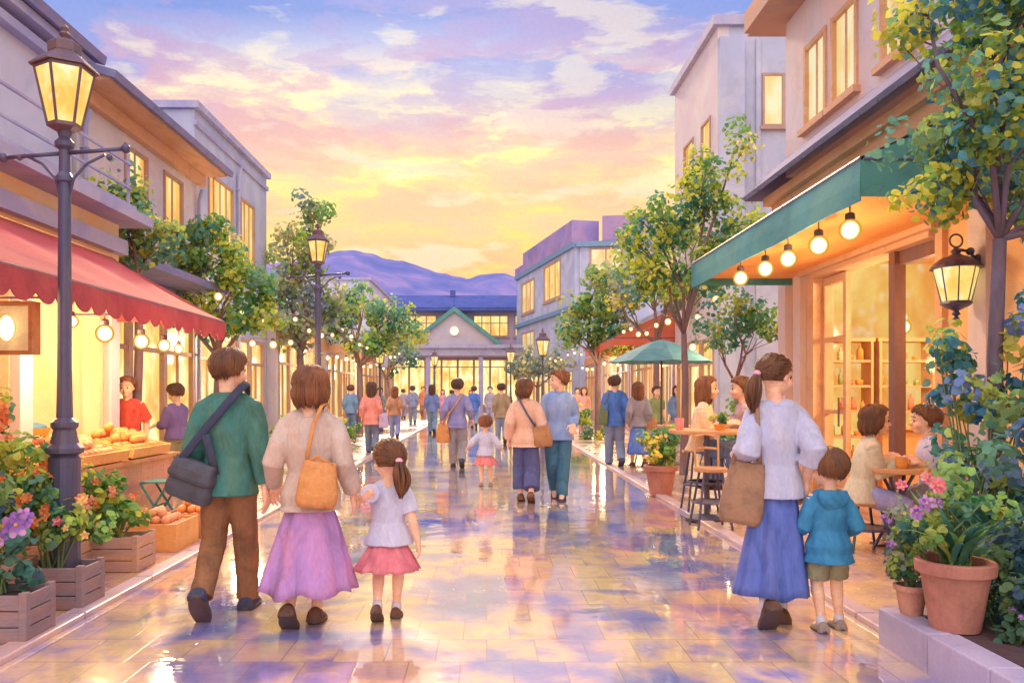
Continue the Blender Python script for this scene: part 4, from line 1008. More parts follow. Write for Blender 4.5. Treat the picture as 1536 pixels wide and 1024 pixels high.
    # ---- row of low shops left, then D
    specs = [(20.9, 6.3, 3.6, W_CREAM, 'low cream shop with a broad lit window under the left trees'), (27.4, 6.2, 4.3, W_LILAC, 'low lilac shop further along the left trees'), (33.8, 5.6, 3.7, W_PINK, 'low rose shop just before the small corner block')]
    for y, L, h, wm, lab in specs:
        S = root('corner_shop', (-5.5, y, 0), 0, lab, 'shop'); off = Vector((5.5, -y, 0)); F = FL(-5.5, y)
        ops = [(.25, L-.25, .1, 2.8)]; block(F, L, 5, 0, h, wm, ops, S); shopfront(S, F, .25, L-.25, 2.8, .1)
        m = MB(); F.box(m, .1, L-.1, .002, .06, 2.85, 3.2); m.build('signboard', WOOD_T, S)
    D = root('town_house', (-5.8, 39.6, 0), 0, 'small lilac corner block with a lit side window, far left end', 'building'); off = Vector((5.8, -39.6, 0)); F = FL(-5.8, 39.6); L = 10
    ops = [(1.0, 3.6, 4.4, 6.0), (5.0, 8.6, 4.4, 6.0), (.3, L-.3, .1, 2.9)]
    m = MB(); wall_open(m, F, 0, L, 0, 7.0, .25, ops)
    G_ = FacS(-10.5, 39.6); G_.o += off; o2 = [(2.3, 3.6, 4.5, 5.7)]; wall_open(m, G_, 0, 4.448, 0, 7.0, .25, o2); m.build('wall', W_LILAC, D)
    wi(D, F, 1.0, 3.6, 4.4, 6.0, 4, 1); wi(D, F, 5.0, 8.6, 4.4, 6.0, 4, 1); wi(D, G_, 2.3, 3.6, 4.5, 5.7, 2, 1); shopfront(D, F, .3, L-.3, 2.9, .1)
    m = MB(); F.box(m, -.1, L+.1, -4.8, .1, 7.002, 7.14); m.build('cornice', TRIM_L, D)

    # ---- E: station hall closing the street
    E = root('station_building', (-2.5, 58, 0), 0, 'long station hall with a blue roof and green gable closing the street', 'building'); off = Vector((2.5, -58, 0))
    F = FacS(-15, 58); F.o += off
    ops = [(8.3, 11.4, 5.5, 7.1), (14.0, 16.6, 5.5, 7.1), (17.0, 20.0, 5.5, 7.1), (4.0, 7.4, 5.5, 7.1), (8.2, 17.6, .1, 3.9)]
    m = MB(); wall_open(m, F, 0, 30, 0, 7.6, .3, ops); m.build('wall', pig('wall_dusk', srgb(170, 160, 192), scale=.5, var=.15, tint=srgb(196, 160, 170)), E)
    for a, b, c, d in ops[:4]: wi(E, F, a, b, c, d, 4, 2, WIN_GOLD, fw=.1)
    shopfront(E, F, 8.2, 17.6, 3.9, .1, n=8, pane=SHOP_GLOW)
    m = MB(); vs = [F.p(-1, .9, 7.55), F.p(31, .9, 7.55), F.p(31, -4, 9.0), F.p(-1, -4, 9.0)]; m.add(vs, [(0, 1, 2, 3)]); F.box(m, -1, 31, .6, .9, 7.3, 7.5)
    ro = m.build('roof', ROOF_BLUE, E); s_ = ro.modifiers.new('s', 'SOLIDIFY'); s_.thickness = .15
    m = MB(); F.box(m, 12.2, 12.6, -3.6, -3.2, 8.8, 9.3); m.build('chimney', ROOF_BLUE, ro); m = MB(); F.box(m, 5.0, 7.5, -3.8, -3.2, 8.7, 9.05); m.build('roof_vent', ROOF_BLUE, ro)
    # porch with gable
    m = MB(); F.box(m, 7.4, 18.6, .002, 2.4, 4.05, 4.55); F.box(m, 7.2, 18.8, .002, 2.6, 4.552, 4.8); m.build('porch', TRIM_L, E)
    for a in (8.0, 10.9, 14.6, 18.0): m = MB(); F.box(m, a-.16, a+.16, 1.9, 2.22, 0, 4.048); m.build('column', TRIM_L, E)
    gx, gz = 12.75, 7.45
    m = MB(); m.add([F.p(gx-3.0, 2.3, 4.81), F.p(gx+3.0, 2.3, 4.81), F.p(gx, 2.3, gz-.15), F.p(gx-3.0, .1, 4.81), F.p(gx+3.0, .1, 4.81), F.p(gx, .1, gz-.15)], [(0, 1, 2), (3, 5, 4)])
    ga = m.build('gable', pig('gable_grey', srgb(186, 182, 196), scale=1, var=.15, tint=srgb(206, 186, 180)), E)
    m = MB(); GREEN = pig('roof_green', srgb(98, 156, 146), scale=1.5, var=.2, tint=srgb(80, 136, 150))
    for sx in (-1, 1):
        a, b = gx+sx*3.5, gx
        for d0, d1, th in ((-.5, 2.55, .0),):
            m.add([F.p(a, d1, 4.72), F.p(b, d1, gz), F.p(b, d0, gz), F.p(a, d0, 4.72), F.p(a, d1, 4.40), F.p(b, d1, gz-.36), F.p(b, d0, gz-.36), F.p(a, d0, 4.40)], [(0, 1, 2, 3), (4, 7, 6, 5), (0, 4, 5, 1), (3, 2, 6, 7), (0, 3, 7, 4), (1, 5, 6, 2)])
    m.build('gable_roof', GREEN, E)
    m = MB(); m.lathe([(.04, 0), (.09, .1), (.02, .2), (.02, .75), (.0, .8)], F.p(gx, 2.4, gz-.05), 8); m.build('finial', ROOF_BLUE, E)
    m = MB(); m.ell(F.p(gx, 2.42, 5.75), (.32, .12, .32), 20, 12); m.build('lamp', bulb_mat('globe_soft', srgb(255, 250, 220), srgb(255, 206, 110), 1.5), E, smooth=True)

    # ---- right: mid building, turned to the street
    Aa, Bb = P(862, 328, 44), P(775, 385, 57); ang = math.atan2(Bb.y-Aa.y, Bb.x-Aa.x)
    Hh = (VY-330)/FPX*44+EYE
    M_ = root('town_house', (Aa.x, Aa.y, 0), 0, 'grey block with violet roof parapet and rows of golden windows beyond the right trees', 'building'); off = -Vector((Aa.x, Aa.y, 0))
    L = math.hypot(Bb.x-Aa.x, Bb.y-Aa.y)
    F = Fac((0, 0, 0), ang); F.n = Vector((-F.u.y, F.u.x, 0)); F.n = F.n if F.n.x < 0 else -F.n; F.M = Matrix((F.u, F.n, Vector((0, 0, 1)))).transposed()
    ops = [(2.6, 6.2, 7.0, 9.3), (8.4, 11.8, 6.8, 9.0), (8.4, 11.8, 3.2, 5.6), (.4, 12.2, .1, 2.7)]
    m = MB(); wall_open(m, F, 0, L, 0, Hh-1.2, .3, ops)
    G2 = Fac((0, 0, 0), 0); G2.u = (-F.n+Vector((0, -.35, 0))).normalized(); G2.n = Vector((G2.u.y, -G2.u.x, 0)); G2.M = Matrix((G2.u, G2.n, Vector((0, 0, 1)))).transposed()
    o2 = [(.8, 2.6, 7.4, 9.4), (4.2, 6.6, 7.4, 9.8), (7.8, 9.6, 7.4, 9.4)]
    wall_open(m, G2, .3, 12, 0, Hh-1.2, .3, o2); m.build('wall', W_GREY, M_)
    wi(M_, F, *ops[0], 3, 1, fw=.14); wi(M_, F, *ops[1], 3, 1, fw=.14); wi(M_, F, *ops[2], 3, 1, WIN_PALE, fw=.14)
    wi(M_, G2, *o2[0], 2, 1, WIN_PALE, fw=.12); wi(M_, G2, *o2[1], 1, 1, WIN_PALE, fw=.12); wi(M_, G2, *o2[2], 2, 1, WIN_GOLD, fw=.12)
    shopfront(M_, F, .4, 12.2, 2.7, .1)
    VIO = pig('parapet_violet', srgb(146, 132, 186), scale=.8, var=.2, tint=srgb(186, 146, 170))
    m = MB(); F.box(m, 0, L*.82, -1.4, .15, Hh-1.198, Hh); G2.box(m, 1.5, 12.2, -1.4, .15, Hh-1.196, Hh+.15); F.box(m, L*.82+.002, L+.1, -1.4, .1, Hh-1.196, Hh-.7)
    G2.box(m, 3.0, 5.4, -4, -2, Hh-.4, Hh+.6); m.build('parapet', VIO, M_)
    m = MB(); F.box(m, -.1, L+.05, .002, .22, 6.0, 6.25); F.box(m, -.1, L+.05, .002, .15, Hh-1.5, Hh-1.2); G2.box(m, .1, 12, .004, .2, Hh-1.5, Hh-1.22); m.build('cornice', pig('trim_teal', srgb(120, 150, 176), var=.15), M_)
    # ---- low shops right
    for y, L, h, wm, lab in [(22.4, 6.6, 3.7, W_CREAM, 'low cream shop with a bright window behind the teal parasol'), (29.3, 6.6, 3.9, W_PINK, 'low rose shop beyond the teal parasol'), (36.2, 6.0, 3.6, W_LILAC, 'low lilac shop before the violet-topped block')]:
        S = root('corner_shop', (5.2, y, 0), 0, lab, 'shop'); off = Vector((-5.2, -y, 0)); F = FacR(5.2, y); F.o += off
        m = MB(); wall_open(m, F, 0, L, 0, h, .25, [(.25, L-.25, .1, 2.8)]); F.box(m, 0, .25, -5, -.251, 0, h); F.box(m, L-.25, L, -5, -.251, 0, h); m.build('wall', wm, S)
        shopfront(S, F, .25, L-.25, 2.8, .1, pane=WIN_PALE if y < 30 else SHOP_GLOW); m = MB(); F.box(m, -.05, L+.05, -5, .12, h+.002, h+.13); m.build('cornice', TRIM_L, S)
        m = MB(); F.box(m, .1, L-.1, .002, .06, 2.85, 3.2); m.build('signboard', WOOD_T, S)
    RED = pig('canvas_coral', srgb(214, 126, 104), scale=1.5, var=.15, tint=srgb(240, 140, 100), trans=.3)
    awning('street_awning', 'coral awning on a right hand shop behind the slim tree', FacR(5.2, 19.0), 3.0, 9.2, 3.75, 2.95, 1.7, .25, RED, scallop=0)
    # ---- grey tower block on the right
    T_ = root('town_house', (5.2, 18, 0), 0, 'tall grey lilac block with small golden windows rising behind the cafe', 'building'); off = Vector((-5.2, -18, 0))
    F = FacR(5.2, 18); F.o += off; G3 = FacS(5.2, 18); G3.o += off; Hh = 9.65
    ops = [(.55, 1.35, 6.6, 7.85), (2.1, 3.05, 6.6, 7.85), (.3, 3.8, .1, 2.7)]
    m = MB(); wall_open(m, F, 0, 4.1, 0, Hh, .25, ops); F.box(m, 3.85, 4.1, -6, -.251, 0, Hh); m.build('wall', W_CREAM, T_)
    m = MB(); o3 = [(1.0, 1.5, 7.4, 8.6), (1.6, 3.6, .1, 2.7)]; wall_open(m, G3, .251, 7, 0, Hh-.002, .25, o3); G3.box(m, 0, .55, .002, .18, 0, Hh-.3); G3.box(m, .85, .95, .002, .05, 0, Hh-.3); m.build('front_wall', W_GREY, T_)
    downpipe(T_, G3, 2.0, 9.3, 2.9)
    wi(T_, F, *ops[0], 1, 1); wi(T_, F, *ops[1], 1, 1); wi(T_, G3, *o3[0], 1, 1, WIN_PALE); shopfront(T_, F, .3, 3.8, 2.7, .1); shopfront(T_, G3, 1.6, 3.6, 2.7, .1)
    m = MB(); F.box(m, -.12, 4.2, -6.1, .12, Hh+.002, Hh+.22); m.build('cornice', TRIM_L, T_)
    m = MB(); F.box(m, .3, 3.8, -5.5, -.3, Hh-.4, Hh-.3); m.build('roof', SLATE, T_)
    cafe()

CX0 = 4.3
def cafe():
    K = root('cafe_building', (CX0, 7, 0), 0, 'orange-lit cafe with a big shop window under the teal awning, nearest on the right', 'building'); off = Vector((-CX0, -7, 0))
    F = FacR(CX0, 2.0); F.o += off; y = lambda v: v-2.0
    ZT = 2.9
    ops = [(y(7.55), y(10.45), .06, ZT)]
    m = MB(); wall_open(m, F, y(2.0), y(11.5), 0, 3.95, .22, ops); F.box(m, y(11.28), y(11.5), -6, -.221, 0, 6.7); F.box(m, y(2), y(2.22), -6, -.221, 0, 6.7); m.build('wall', pig('cafe_wall', srgb(240, 196, 148), scale=1.3, var=.13, tint=srgb(250, 170, 96)), K)
    up = [(y(9.25), y(9.95), 4.95, 6.05), (y(10.1), y(10.8), 4.95, 6.05), (y(7.9), y(8.7), 4.95, 6.05), (y(6.4), y(7.2), 4.95, 6.05), (y(4.4), y(5.4), 4.95, 6.05)]
    m = MB(); wall_open(m, F, y(2.0), y(11.5), 4.5, 6.7, .22, up); m.build('upper_wall', W_PINK, K)
    for u in up: window(K, F, *u, 2, 1, WIN_PALE, frame=WOOD_O, depth=.05, fw=.06)
    # orange fascia, slate skirt roof
    m = MB(); F.box(m, y(2.0), y(11.62), -.2, .16, 3.952, 4.12); F.box(m, y(2.0), y(11.7), -.2, .26, 4.122, 4.24); m.build('fascia', WOOD_O, K)
    m = MB(); vs = [F.p(y(2.0), .48, 4.24), F.p(y(11.85), .48, 4.24), F.p(y(11.5), -.02, 4.72), F.p(y(2.0), -.02, 4.72)]; m.add(vs, [(0, 1, 2, 3)]); m.add([F.p(y(11.85), .48, 4.24), F.p(y(11.85), -3, 4.24), F.p(y(11.5), -3, 4.72), F.p(y(11.5), -.02, 4.72)], [(0, 1, 2, 3)])
    ro = m.build('skirt_roof', SLATE, K); s_ = ro.modifiers.new('s', 'SOLIDIFY'); s_.thickness = .06
    for k in range(26): m = MB(); a = y(2.1)+k*.38; m.tube([F.p(a, .5, 4.245), F.p(a, -.0, 4.725)], .016, 5); m.build('roof_rib', SLATE, ro)
    m = MB(); F.box(m, y(2.0), y(11.9), -3, .42, 6.702, 6.82); F.box(m, y(2.0), y(11.8), .421, .5, 6.70, 7.0); m.build('eaves', TRIM, K)
    m = MB(); F.box(m, y(2.0), y(11.5), -.22, 0.0, 6.822, 8.8); F.box(m, y(11.28), y(11.498), -5, -.221, 6.7, 8.8); m.build('attic_wall', W_LILAC, K)
    m = MB(); F.box(m, y(2), y(11.7), -5.2, .3, 8.802, 8.95); m.build('roof', SLATE, K)
    for a_, b_, c_ in ((10.75, 11.0, .09), (11.2, 11.48, .12), (6.75, 7.0, .09)): m = MB(); F.box(m, y(a_), y(b_), .002, c_, 0, 3.95); m.build('pilaster', W_PINK, K)
    # shop window frame: surround, thick post, slender door stiles
    m = MB(); fr = WOOD_O
    F.box(m, y(10.29), y(10.5), -.16, .10, .0, ZT+.1); F.box(m, y(7.45), y(7.57), -.06, .06, .0, ZT+.1)
    F.box(m, y(7.57), y(10.29), -.14, .12, ZT-.02, ZT+.14); F.box(m, y(7.4), y(10.6), .121, .19, ZT+.04, ZT+.17)
    F.box(m, y(7.57), y(10.29), -.12, .02, .06, .26)
    m.build('shop_window_frame', fr, K)
    m = MB(); F.box(m, y(8.34), y(8.46), -.07, .05, .0, ZT-.021); F.box(m, y(7.57), y(8.339), -.07, -.0, ZT-.16, ZT-.021); m.build('post', WOOD_B, K)
    d = MB(); F.box(d, y(10.22), y(10.285), -.08, -.02, .26, ZT-.03); F.box(d, y(9.62), y(9.70), -.08, -.02, .26, ZT-.03); F.box(d, y(9.70), y(10.22), -.08, -.02, ZT-.13, ZT-.03); F.box(d, y(9.70), y(10.22), -.08, -.02, 2.05, 2.11); F.box(d, y(9.70), y(10.22), -.08, -.02, .26, .55); F.box(d, y(9.70), y(10.22), -.08, -.02, 1.15, 1.2)
    dr = d.build('door', WOOD_O, K); h = MB(); h.tube([F.p(y(9.66), .05, 1.0), F.p(y(9.66), .05, 1.35)], .012, 8); h.build('handle', WOOD_B, dr)
    g = MB(); g.add([F.p(y(7.57), -.06, .26), F.p(y(9.62), -.06, .26), F.p(y(9.62), -.06, ZT-.03), F.p(y(7.57), -.06, ZT-.03)], [(3, 2, 1, 0)]); g.build('pane', glassmat(), K)
    # the room
    wall_in = glow('cafe_back_glow', srgb(255, 222, 130), srgb(244, 166, 80), .92, 1.3, (1, 1, .8), mid=srgb(252, 196, 104))  # inner walls emit warm light themselves, standing in for lamplight on them
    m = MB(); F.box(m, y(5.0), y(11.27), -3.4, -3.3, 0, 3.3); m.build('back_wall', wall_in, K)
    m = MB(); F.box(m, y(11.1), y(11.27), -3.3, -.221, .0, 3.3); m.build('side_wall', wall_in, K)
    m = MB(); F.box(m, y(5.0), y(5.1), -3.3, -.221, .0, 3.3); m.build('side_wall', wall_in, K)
    m = MB(); F.box(m, y(5.0), y(11.27), -3.3, -.23, -.02, .05); m.build('floor', WOOD_T, K)
    m = MB(); F.box(m, y(5.0), y(11.27), -3.3, -.23, 3.2, 3.3); m.build('ceiling', WOOD_O, K)
    # shelving across the far end of the room, facing the street corner
    rr = random.Random(11); goods = [pig('jar_amber', srgb(236, 160, 84)), pig('cream_ware', srgb(250, 226, 180), var=.1), pig('jar_rose', srgb(220, 140, 120)), pig('jar_green', srgb(160, 176, 110))]
    for x0, x1 in ((4.62, 5.22), (5.3, 6.05), (6.15, 6.95)):
        m = MB()
        for z in (.45, .80, 1.14, 1.48, 1.82): m.rect(x0+.035-CX0, x1-.035-CX0, 10.80-7, 11.07-7, z, z+.035)
        for q in (x0, x1-.035): m.rect(q-CX0, q+.035-CX0, 10.79-7, 11.08-7, .05, 2.1)
        m.rect(x0-.02-CX0, x1+.02-CX0, 10.78-7, 11.081-7, 2.101, 2.15); m.build('shelf', WOOD_O, K)
        for z in (.485, .835, 1.175, 1.515, 1.855):
            a = x0+.09
            while a < x1-.07:
                h = rr.uniform(.10, .24); m = MB(); rb = rr.uniform(.03, .05)
                m.lathe([(rb, 0), (rb, h*.5), (rb*.9, h*.6), (rb*.35, h*.75), (rb*.35, h*.95), (rb*.42, h)] if rr.random() < .6 else [(rb*.7, 0), (rb*1.1, h*.2), (rb*1.1, h*.45), (rb*.9, h*.5)], (0, 0, 0), 12)
                b_ = m.build(('bottle' if h > .18 else 'jar'), goods[rr.randrange(4)], None, smooth=True, loc=(a, 10.93, z))
                tag(b_, 'bottle or jar on the cafe shelves seen through its window', 'bottle' if h > .18 else 'jar', 'bottles and jars on the cafe shelves'); a += rr.uniform(.11, .18)
    m = MB(); m.rect(4.9-CX0, 7.2-CX0, 9.9-7, 10.35-7, .05, .95); m.rect(4.85-CX0, 7.25-CX0, 9.85-7, 10.4-7, .951, 1.0); m.build('counter', WOOD_T, K)
    # awning
    TEAL = pig('canvas_teal', srgb(92, 158, 156), scale=1.6, var=.22, tint=srgb(110, 176, 156), stretch=(1, 1, 1), trans=.12)
    TEAL2 = pig('canvas_teal_deep', srgb(74, 144, 150), scale=1.6, var=.24, tint=srgb(100, 164, 150))
    awning('cafe_awning', 'long teal awning over the cafe front with a straight valance', FacR(CX0, 2.0), y(6.15), y(11.2), 3.85, 3.22, 1.42, .34, TEAL, TEAL2, scallop=0)
    m = MB(); F2 = FacR(CX0, 2.0)
    F2.box(m, y(6.2), y(11.15), .02, 1.36, 3.0, 3.03)
    s_ = m.build('soffit', pig('soffit_orange', srgb(236, 160, 88), scale=1.5, var=.15, tint=srgb(250, 184, 100), stretch=(1, .3, 1)), bpy.data.objects['cafe_awning']); s_.location = -bpy.data.objects['cafe_awning'].location
# ------------------------------------------------------------------ trees and plants
LEAF = pig('leaf', (0, 0, 0, 1), attr=True, scale=5, var=.18, rough=.7, trans=.45, spec=.15, grain=.04)
BARK = pig('bark', srgb(126, 104, 108), scale=7, var=.3, tint=srgb(150, 110, 90), stretch=(1, 1, .3), bump=.4)
BARK_D = pig('bark_blue', srgb(104, 96, 116), scale=7, var=.3, tint=srgb(128, 96, 90), stretch=(1, 1, .3), bump=.4)
PAL = {
 'warm': [srgb(190, 204, 89), srgb(223, 221, 98), srgb(135, 177, 98), srgb(107, 160, 107), srgb(241, 221, 111), srgb(98, 153, 120)],
 'mid': [srgb(129, 173, 98), srgb(171, 195, 98), srgb(98, 153, 113), srgb(85, 140, 129), srgb(208, 210, 107), srgb(116, 162, 138)],
 'cool': [srgb(176, 190, 104), srgb(140, 172, 104), srgb(83, 146, 155), srgb(107, 162, 146), srgb(74, 129, 164), srgb(138, 177, 120), srgb(177, 199, 111), srgb(98, 153, 171)],
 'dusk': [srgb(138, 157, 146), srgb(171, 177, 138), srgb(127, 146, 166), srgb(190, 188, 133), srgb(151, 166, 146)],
}
def vary(c, r, k=.16):
    q = 1+r.uniform(-k, k); return (c[0]*q*r.uniform(.94, 1.06), c[1]*q, c[2]*q*r.uniform(.9, 1.1), 1)
def clump(mb, c, rad, n, size, pal, r, shade=0.0, lobes=True):
    base = r.choice(pal)
    for i in range(n):
        d = Vector((r.gauss(0, 1), r.gauss(0, 1), r.gauss(0, 1)));
        d = d.normalized() if d.length > 1e-6 else Vector((0, 0, 1))
        p = c+d*rad*r.uniform(.35, 1)**.6
        col = base if r.random() < .9 else r.choice(pal)
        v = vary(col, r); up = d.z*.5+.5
        f = (.95+.45*up)*(1-shade)  # shading put into leaf colour: lighter on top, darker beneath and inside
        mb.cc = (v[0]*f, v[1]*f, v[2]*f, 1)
        nn = (d+Vector((r.uniform(-.7, .7), r.uniform(-.7, .7), r.uniform(-.3, .9)))).normalized()
        mb.leaf(p, nn, size*r.uniform(.65, 1.25), r, lobes)
    mb.cc = None
def tree(label, X, Y, fork, trunk_r, blobs, pal, leaf=.06, dens=1.0,  seed=1, group=None, lean=(0, 0), bark=None, z0=0.018, nl=16, fill=.5, cl=.16, name='street_tree', limbs=3):
    """blobs: (dx, dy, z, rx, ry, rz) lobes of the crown round the trunk"""
    r = random.Random(seed); o = root(name, (X, Y, z0), 0, label, 'tree', group)
    t = MB(); top = Vector((lean[0], lean[1], fork))
    pts = [Vector((0, 0, 0)), Vector((lean[0]*.2+r.uniform(-.03, .03), 0, fork*.33)), Vector((lean[0]*.6+r.uniform(-.04, .04), lean[1]*.5, fork*.68)), top]
    t.tube([Vector((0, 0, -.05))]+pts, [trunk_r*1.5, trunk_r*1.2, trunk_r, trunk_r*.92, trunk_r*.8], 10)
    L = MB()
    def limb(a, b, ra, rb, wob=.12, sub=2):
        d = b-a; mid1 = a+d*.35+Vector((r.uniform(-1, 1), r.uniform(-1, 1), r.uniform(.0, .8)))*d.length*wob; mid2 = a+d*.7+Vector((r.uniform(-1, 1), r.uniform(-1, 1), r.uniform(-.2, .6)))*d.length*wob
        t.tube([a, mid1, mid2, b], [ra, ra*.75+rb*.25, ra*.4+rb*.6, rb], 6)
        return mid1, mid2
    leaf *= .66; dens *= (1.5 if cl < .18 else 3.0); nl = int(nl*2.3)
    for (dx, dy, z, rx, ry, rz) in blobs:
        c = Vector((dx, dy, z)); frm = top if z > fork*.9 else pts[2]
        m1, m2 = limb(frm, c, trunk_r*.5, trunk_r*.16)
        vol = rx*ry*rz; ncl = max(5, int(dens*38*(rx*ry*rz)**(2/3)/(cl*cl)*.06))
        for k in range(ncl):
            d = Vector((r.gauss(0, 1), r.gauss(0, 1), r.gauss(0, 1))).normalized(); q = r.uniform(fill, 1.05)
            p = c+Vector((d.x*rx, d.y*ry, d.z*rz))*q
            if k % 3 == 0: limb(r.choice((m1, m2, c)), p, trunk_r*.17, trunk_r*.05, .1)
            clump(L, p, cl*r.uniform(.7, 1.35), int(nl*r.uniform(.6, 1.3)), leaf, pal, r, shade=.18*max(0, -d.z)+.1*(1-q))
    t.build('trunk', bark or BARK, o, smooth=True); L.build('crown', LEAF, o)
    return o
TERRA = pig('terracotta', srgb(178, 122, 104), scale=4, var=.22, tint=srgb(176, 110, 110), bump=.15)
TERRA_P = pig('terracotta_pale', srgb(206, 150, 124), scale=4, var=.2, tint=srgb(186, 130, 130))
SOIL = pig('soil', srgb(92, 70, 66), scale=20, var=.3)
FLW = {'violet': [srgb(176, 130, 206), srgb(150, 112, 196), srgb(200, 156, 216)], 'rose': [srgb(232, 140, 160), srgb(244, 170, 170), srgb(222, 110, 130)], 'orange': [srgb(240, 150, 90), srgb(246, 176, 110), srgb(232, 120, 84)], 'cream': [srgb(252, 222, 150), srgb(250, 200, 130)], 'peach': [srgb(246, 176, 140), srgb(250, 196, 160), srgb(236, 140, 110)]}
FLM = pig('petal', (0, 0, 0, 1), attr=True, scale=9, var=.12, rough=.7, trans=.4, spec=.1)
def blossom(mb, c, size, cols, r, nrm=None):
    nrm = (nrm or Vector((r.uniform(-.5, .5), -1, r.uniform(.1, .9)))).normalized(); u = nrm.orthogonal().normalized(); w = nrm.cross(u); n = r.choice((5, 6, 7)); a0 = r.uniform(0, 6)
    for layer, k in ((0, 1.0), (1, .62)):
        for j in range(n):
            a = a0+2*math.pi*j/n+layer*.5; d = u*math.cos(a)+w*math.sin(a); s = w*math.cos(a)-u*math.sin(a)
            col = vary(r.choice(cols), r, .12); mb.cc = col; q = size*k
            b = c+nrm*size*.12*layer
            mb.add([b, b+d*q*.45-s*q*.34+nrm*q*.1, b+d*q*.92-s*q*.2+nrm*q*.28, b+d*q*1.0+nrm*q*.2, b+d*q*.92+s*q*.2+nrm*q*.28, b+d*q*.45+s*q*.34+nrm*q*.1], [(0, 1, 2, 3, 4, 5)])
    mb.cc = srgb(250, 210, 110); mb.ell(c+nrm*size*.22, size*.15, 6, 4); mb.cc = None
def bush(name, label, X, Y, z0, blobs, pal, leaf=.045, flowers=(), seed=1, pot=None, cl=.09, nl=14, dens=1.0, group=None, cat='plant', blades=0, parent_thing=None):
    """pot: ('box', w, d, h, mat) | ('pot', r, h, mat); flowers: (palette, count, size, part name)"""
    r = random.Random(seed); o = root(name, (X, Y, z0), 0, label, cat, group); h0 = 0
    if pot:
        m = MB()
        if pot[0] == 'box':
            _, w, d, h, mt = pot[:5]; h0 = h
            npl = 3
            for k in range(npl):
                z = h*k/npl; m.rect(-w/2, w/2, -d/2, -d/2+.02, z+.003, z+h/npl-.003); m.rect(-w/2, w/2, d/2-.02, d/2, z+.003, z+h/npl-.003)
                m.rect(-w/2+.001, -w/2+.021, -d/2+.02, d/2-.02, z+.003, z+h/npl-.003); m.rect(w/2-.021, w/2-.001, -d/2+.02, d/2-.02, z+.003, z+h/npl-.003)
            for sx in (-1, 1):
                for sy in (-1, 1): m.rect(sx*(w/2-.02)-.022, sx*(w/2-.02)+.022, sy*(d/2-.02)-.024, sy*(d/2-.02)+.024, 0, h+.012)
            m.build('planter_box', mt, o, bevel=.004); s = MB(); s.rect(-w/2+.03, w/2-.03, -d/2+.03, d/2-.03, h-.06, h-.04); s.build('soil', SOIL, o)
        else:
            _, rr, h, mt = pot[:4]; h0 = h
            m.lathe([(rr*.66, 0), (rr*.68, h*.05), (rr*.92, h*.80), (rr*.92, h*.81), (rr*1.06, h*.82), (rr*1.08, h*.98), (rr*1.04, h), (rr*.90, h), (rr*.88, h*.8), (rr*.6, h*.1)], (0, 0, 0), 28)
            m.build('pot', mt, o, smooth=False, bevel=0); 
            s = MB(); s.lathe([(rr*.88, h*.86), (rr*.88, h*.88), (.01, h*.9)], (0, 0, 0), 20); s.build('soil', SOIL, o)
    L = MB(); St = MB(); leaf *= .72; dens *= 1.6; nl = int(nl*2.1)
    for (dx, dy, z, rx, ry, rz) in blobs:
        c = Vector((dx, dy, z+h0)); ncl = max(5, int(dens*.9*(rx*ry*rz)**(2/3)/(cl*cl)*2.2))
        for k in range(4): St.tube([Vector((dx*.15+r.uniform(-.04, .04), dy*.15+r.uniform(-.04, .04), h0-.03)), c*.5+Vector((r.uniform(-.05, .05), r.uniform(-.05, .05), h0*.5)), c+Vector((r.uniform(-1, 1)*rx, r.uniform(-1, 1)*ry, r.uniform(-.3, .5)*rz))*.6], [.008, .006, .004], 5)
        for k in range(ncl):
            d = Vector((r.gauss(0, 1), r.gauss(0, 1), r.gauss(0, 1))).normalized(); q = r.uniform(.35, 1.05)
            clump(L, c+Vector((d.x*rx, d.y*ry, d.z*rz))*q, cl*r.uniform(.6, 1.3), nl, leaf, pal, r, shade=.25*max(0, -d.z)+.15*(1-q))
    for k in range(blades):
        a = r.uniform(0, 6.28); L.cc = vary(r.choice(pal[:4]), r)
        L.blade((r.uniform(-.05, .05), r.uniform(-.05, .05), h0-.02), Vector((math.cos(a)*.55, math.sin(a)*.55, r.uniform(.7, 1.5))), r.uniform(.28, .48), .035, r.uniform(.5, 1.3), 5)
    L.cc = None
    St.build('stem', pig('stem_green', srgb(110, 130, 80), var=.2), o); L.build('foliage', LEAF, o)
    for (cols, cnt, size, *region) in flowers:
        rg = region[0] if region else None
        for k in range(cnt):
            if rg: dx, dy, z, rx, ry, rz = rg
            else: dx, dy, z, rx, ry, rz = r.choice(blobs)
            while True:
                d = Vector((r.gauss(0, 1), r.gauss(0, 1), r.gauss(0, 1))).normalized()
                if d.y < .45: break
            p = Vector((dx+d.x*rx*1.02, dy+d.y*ry*1.02, z+h0+d.z*rz*1.0))
            fl = MB(); blossom(fl, p, size*.88*r.uniform(.6, 1.2), FLW[cols], r, Vector((d.x*.6, d.y-.6, d.z*.5+.4))); fl.build('flower', FLM, o)
    return o

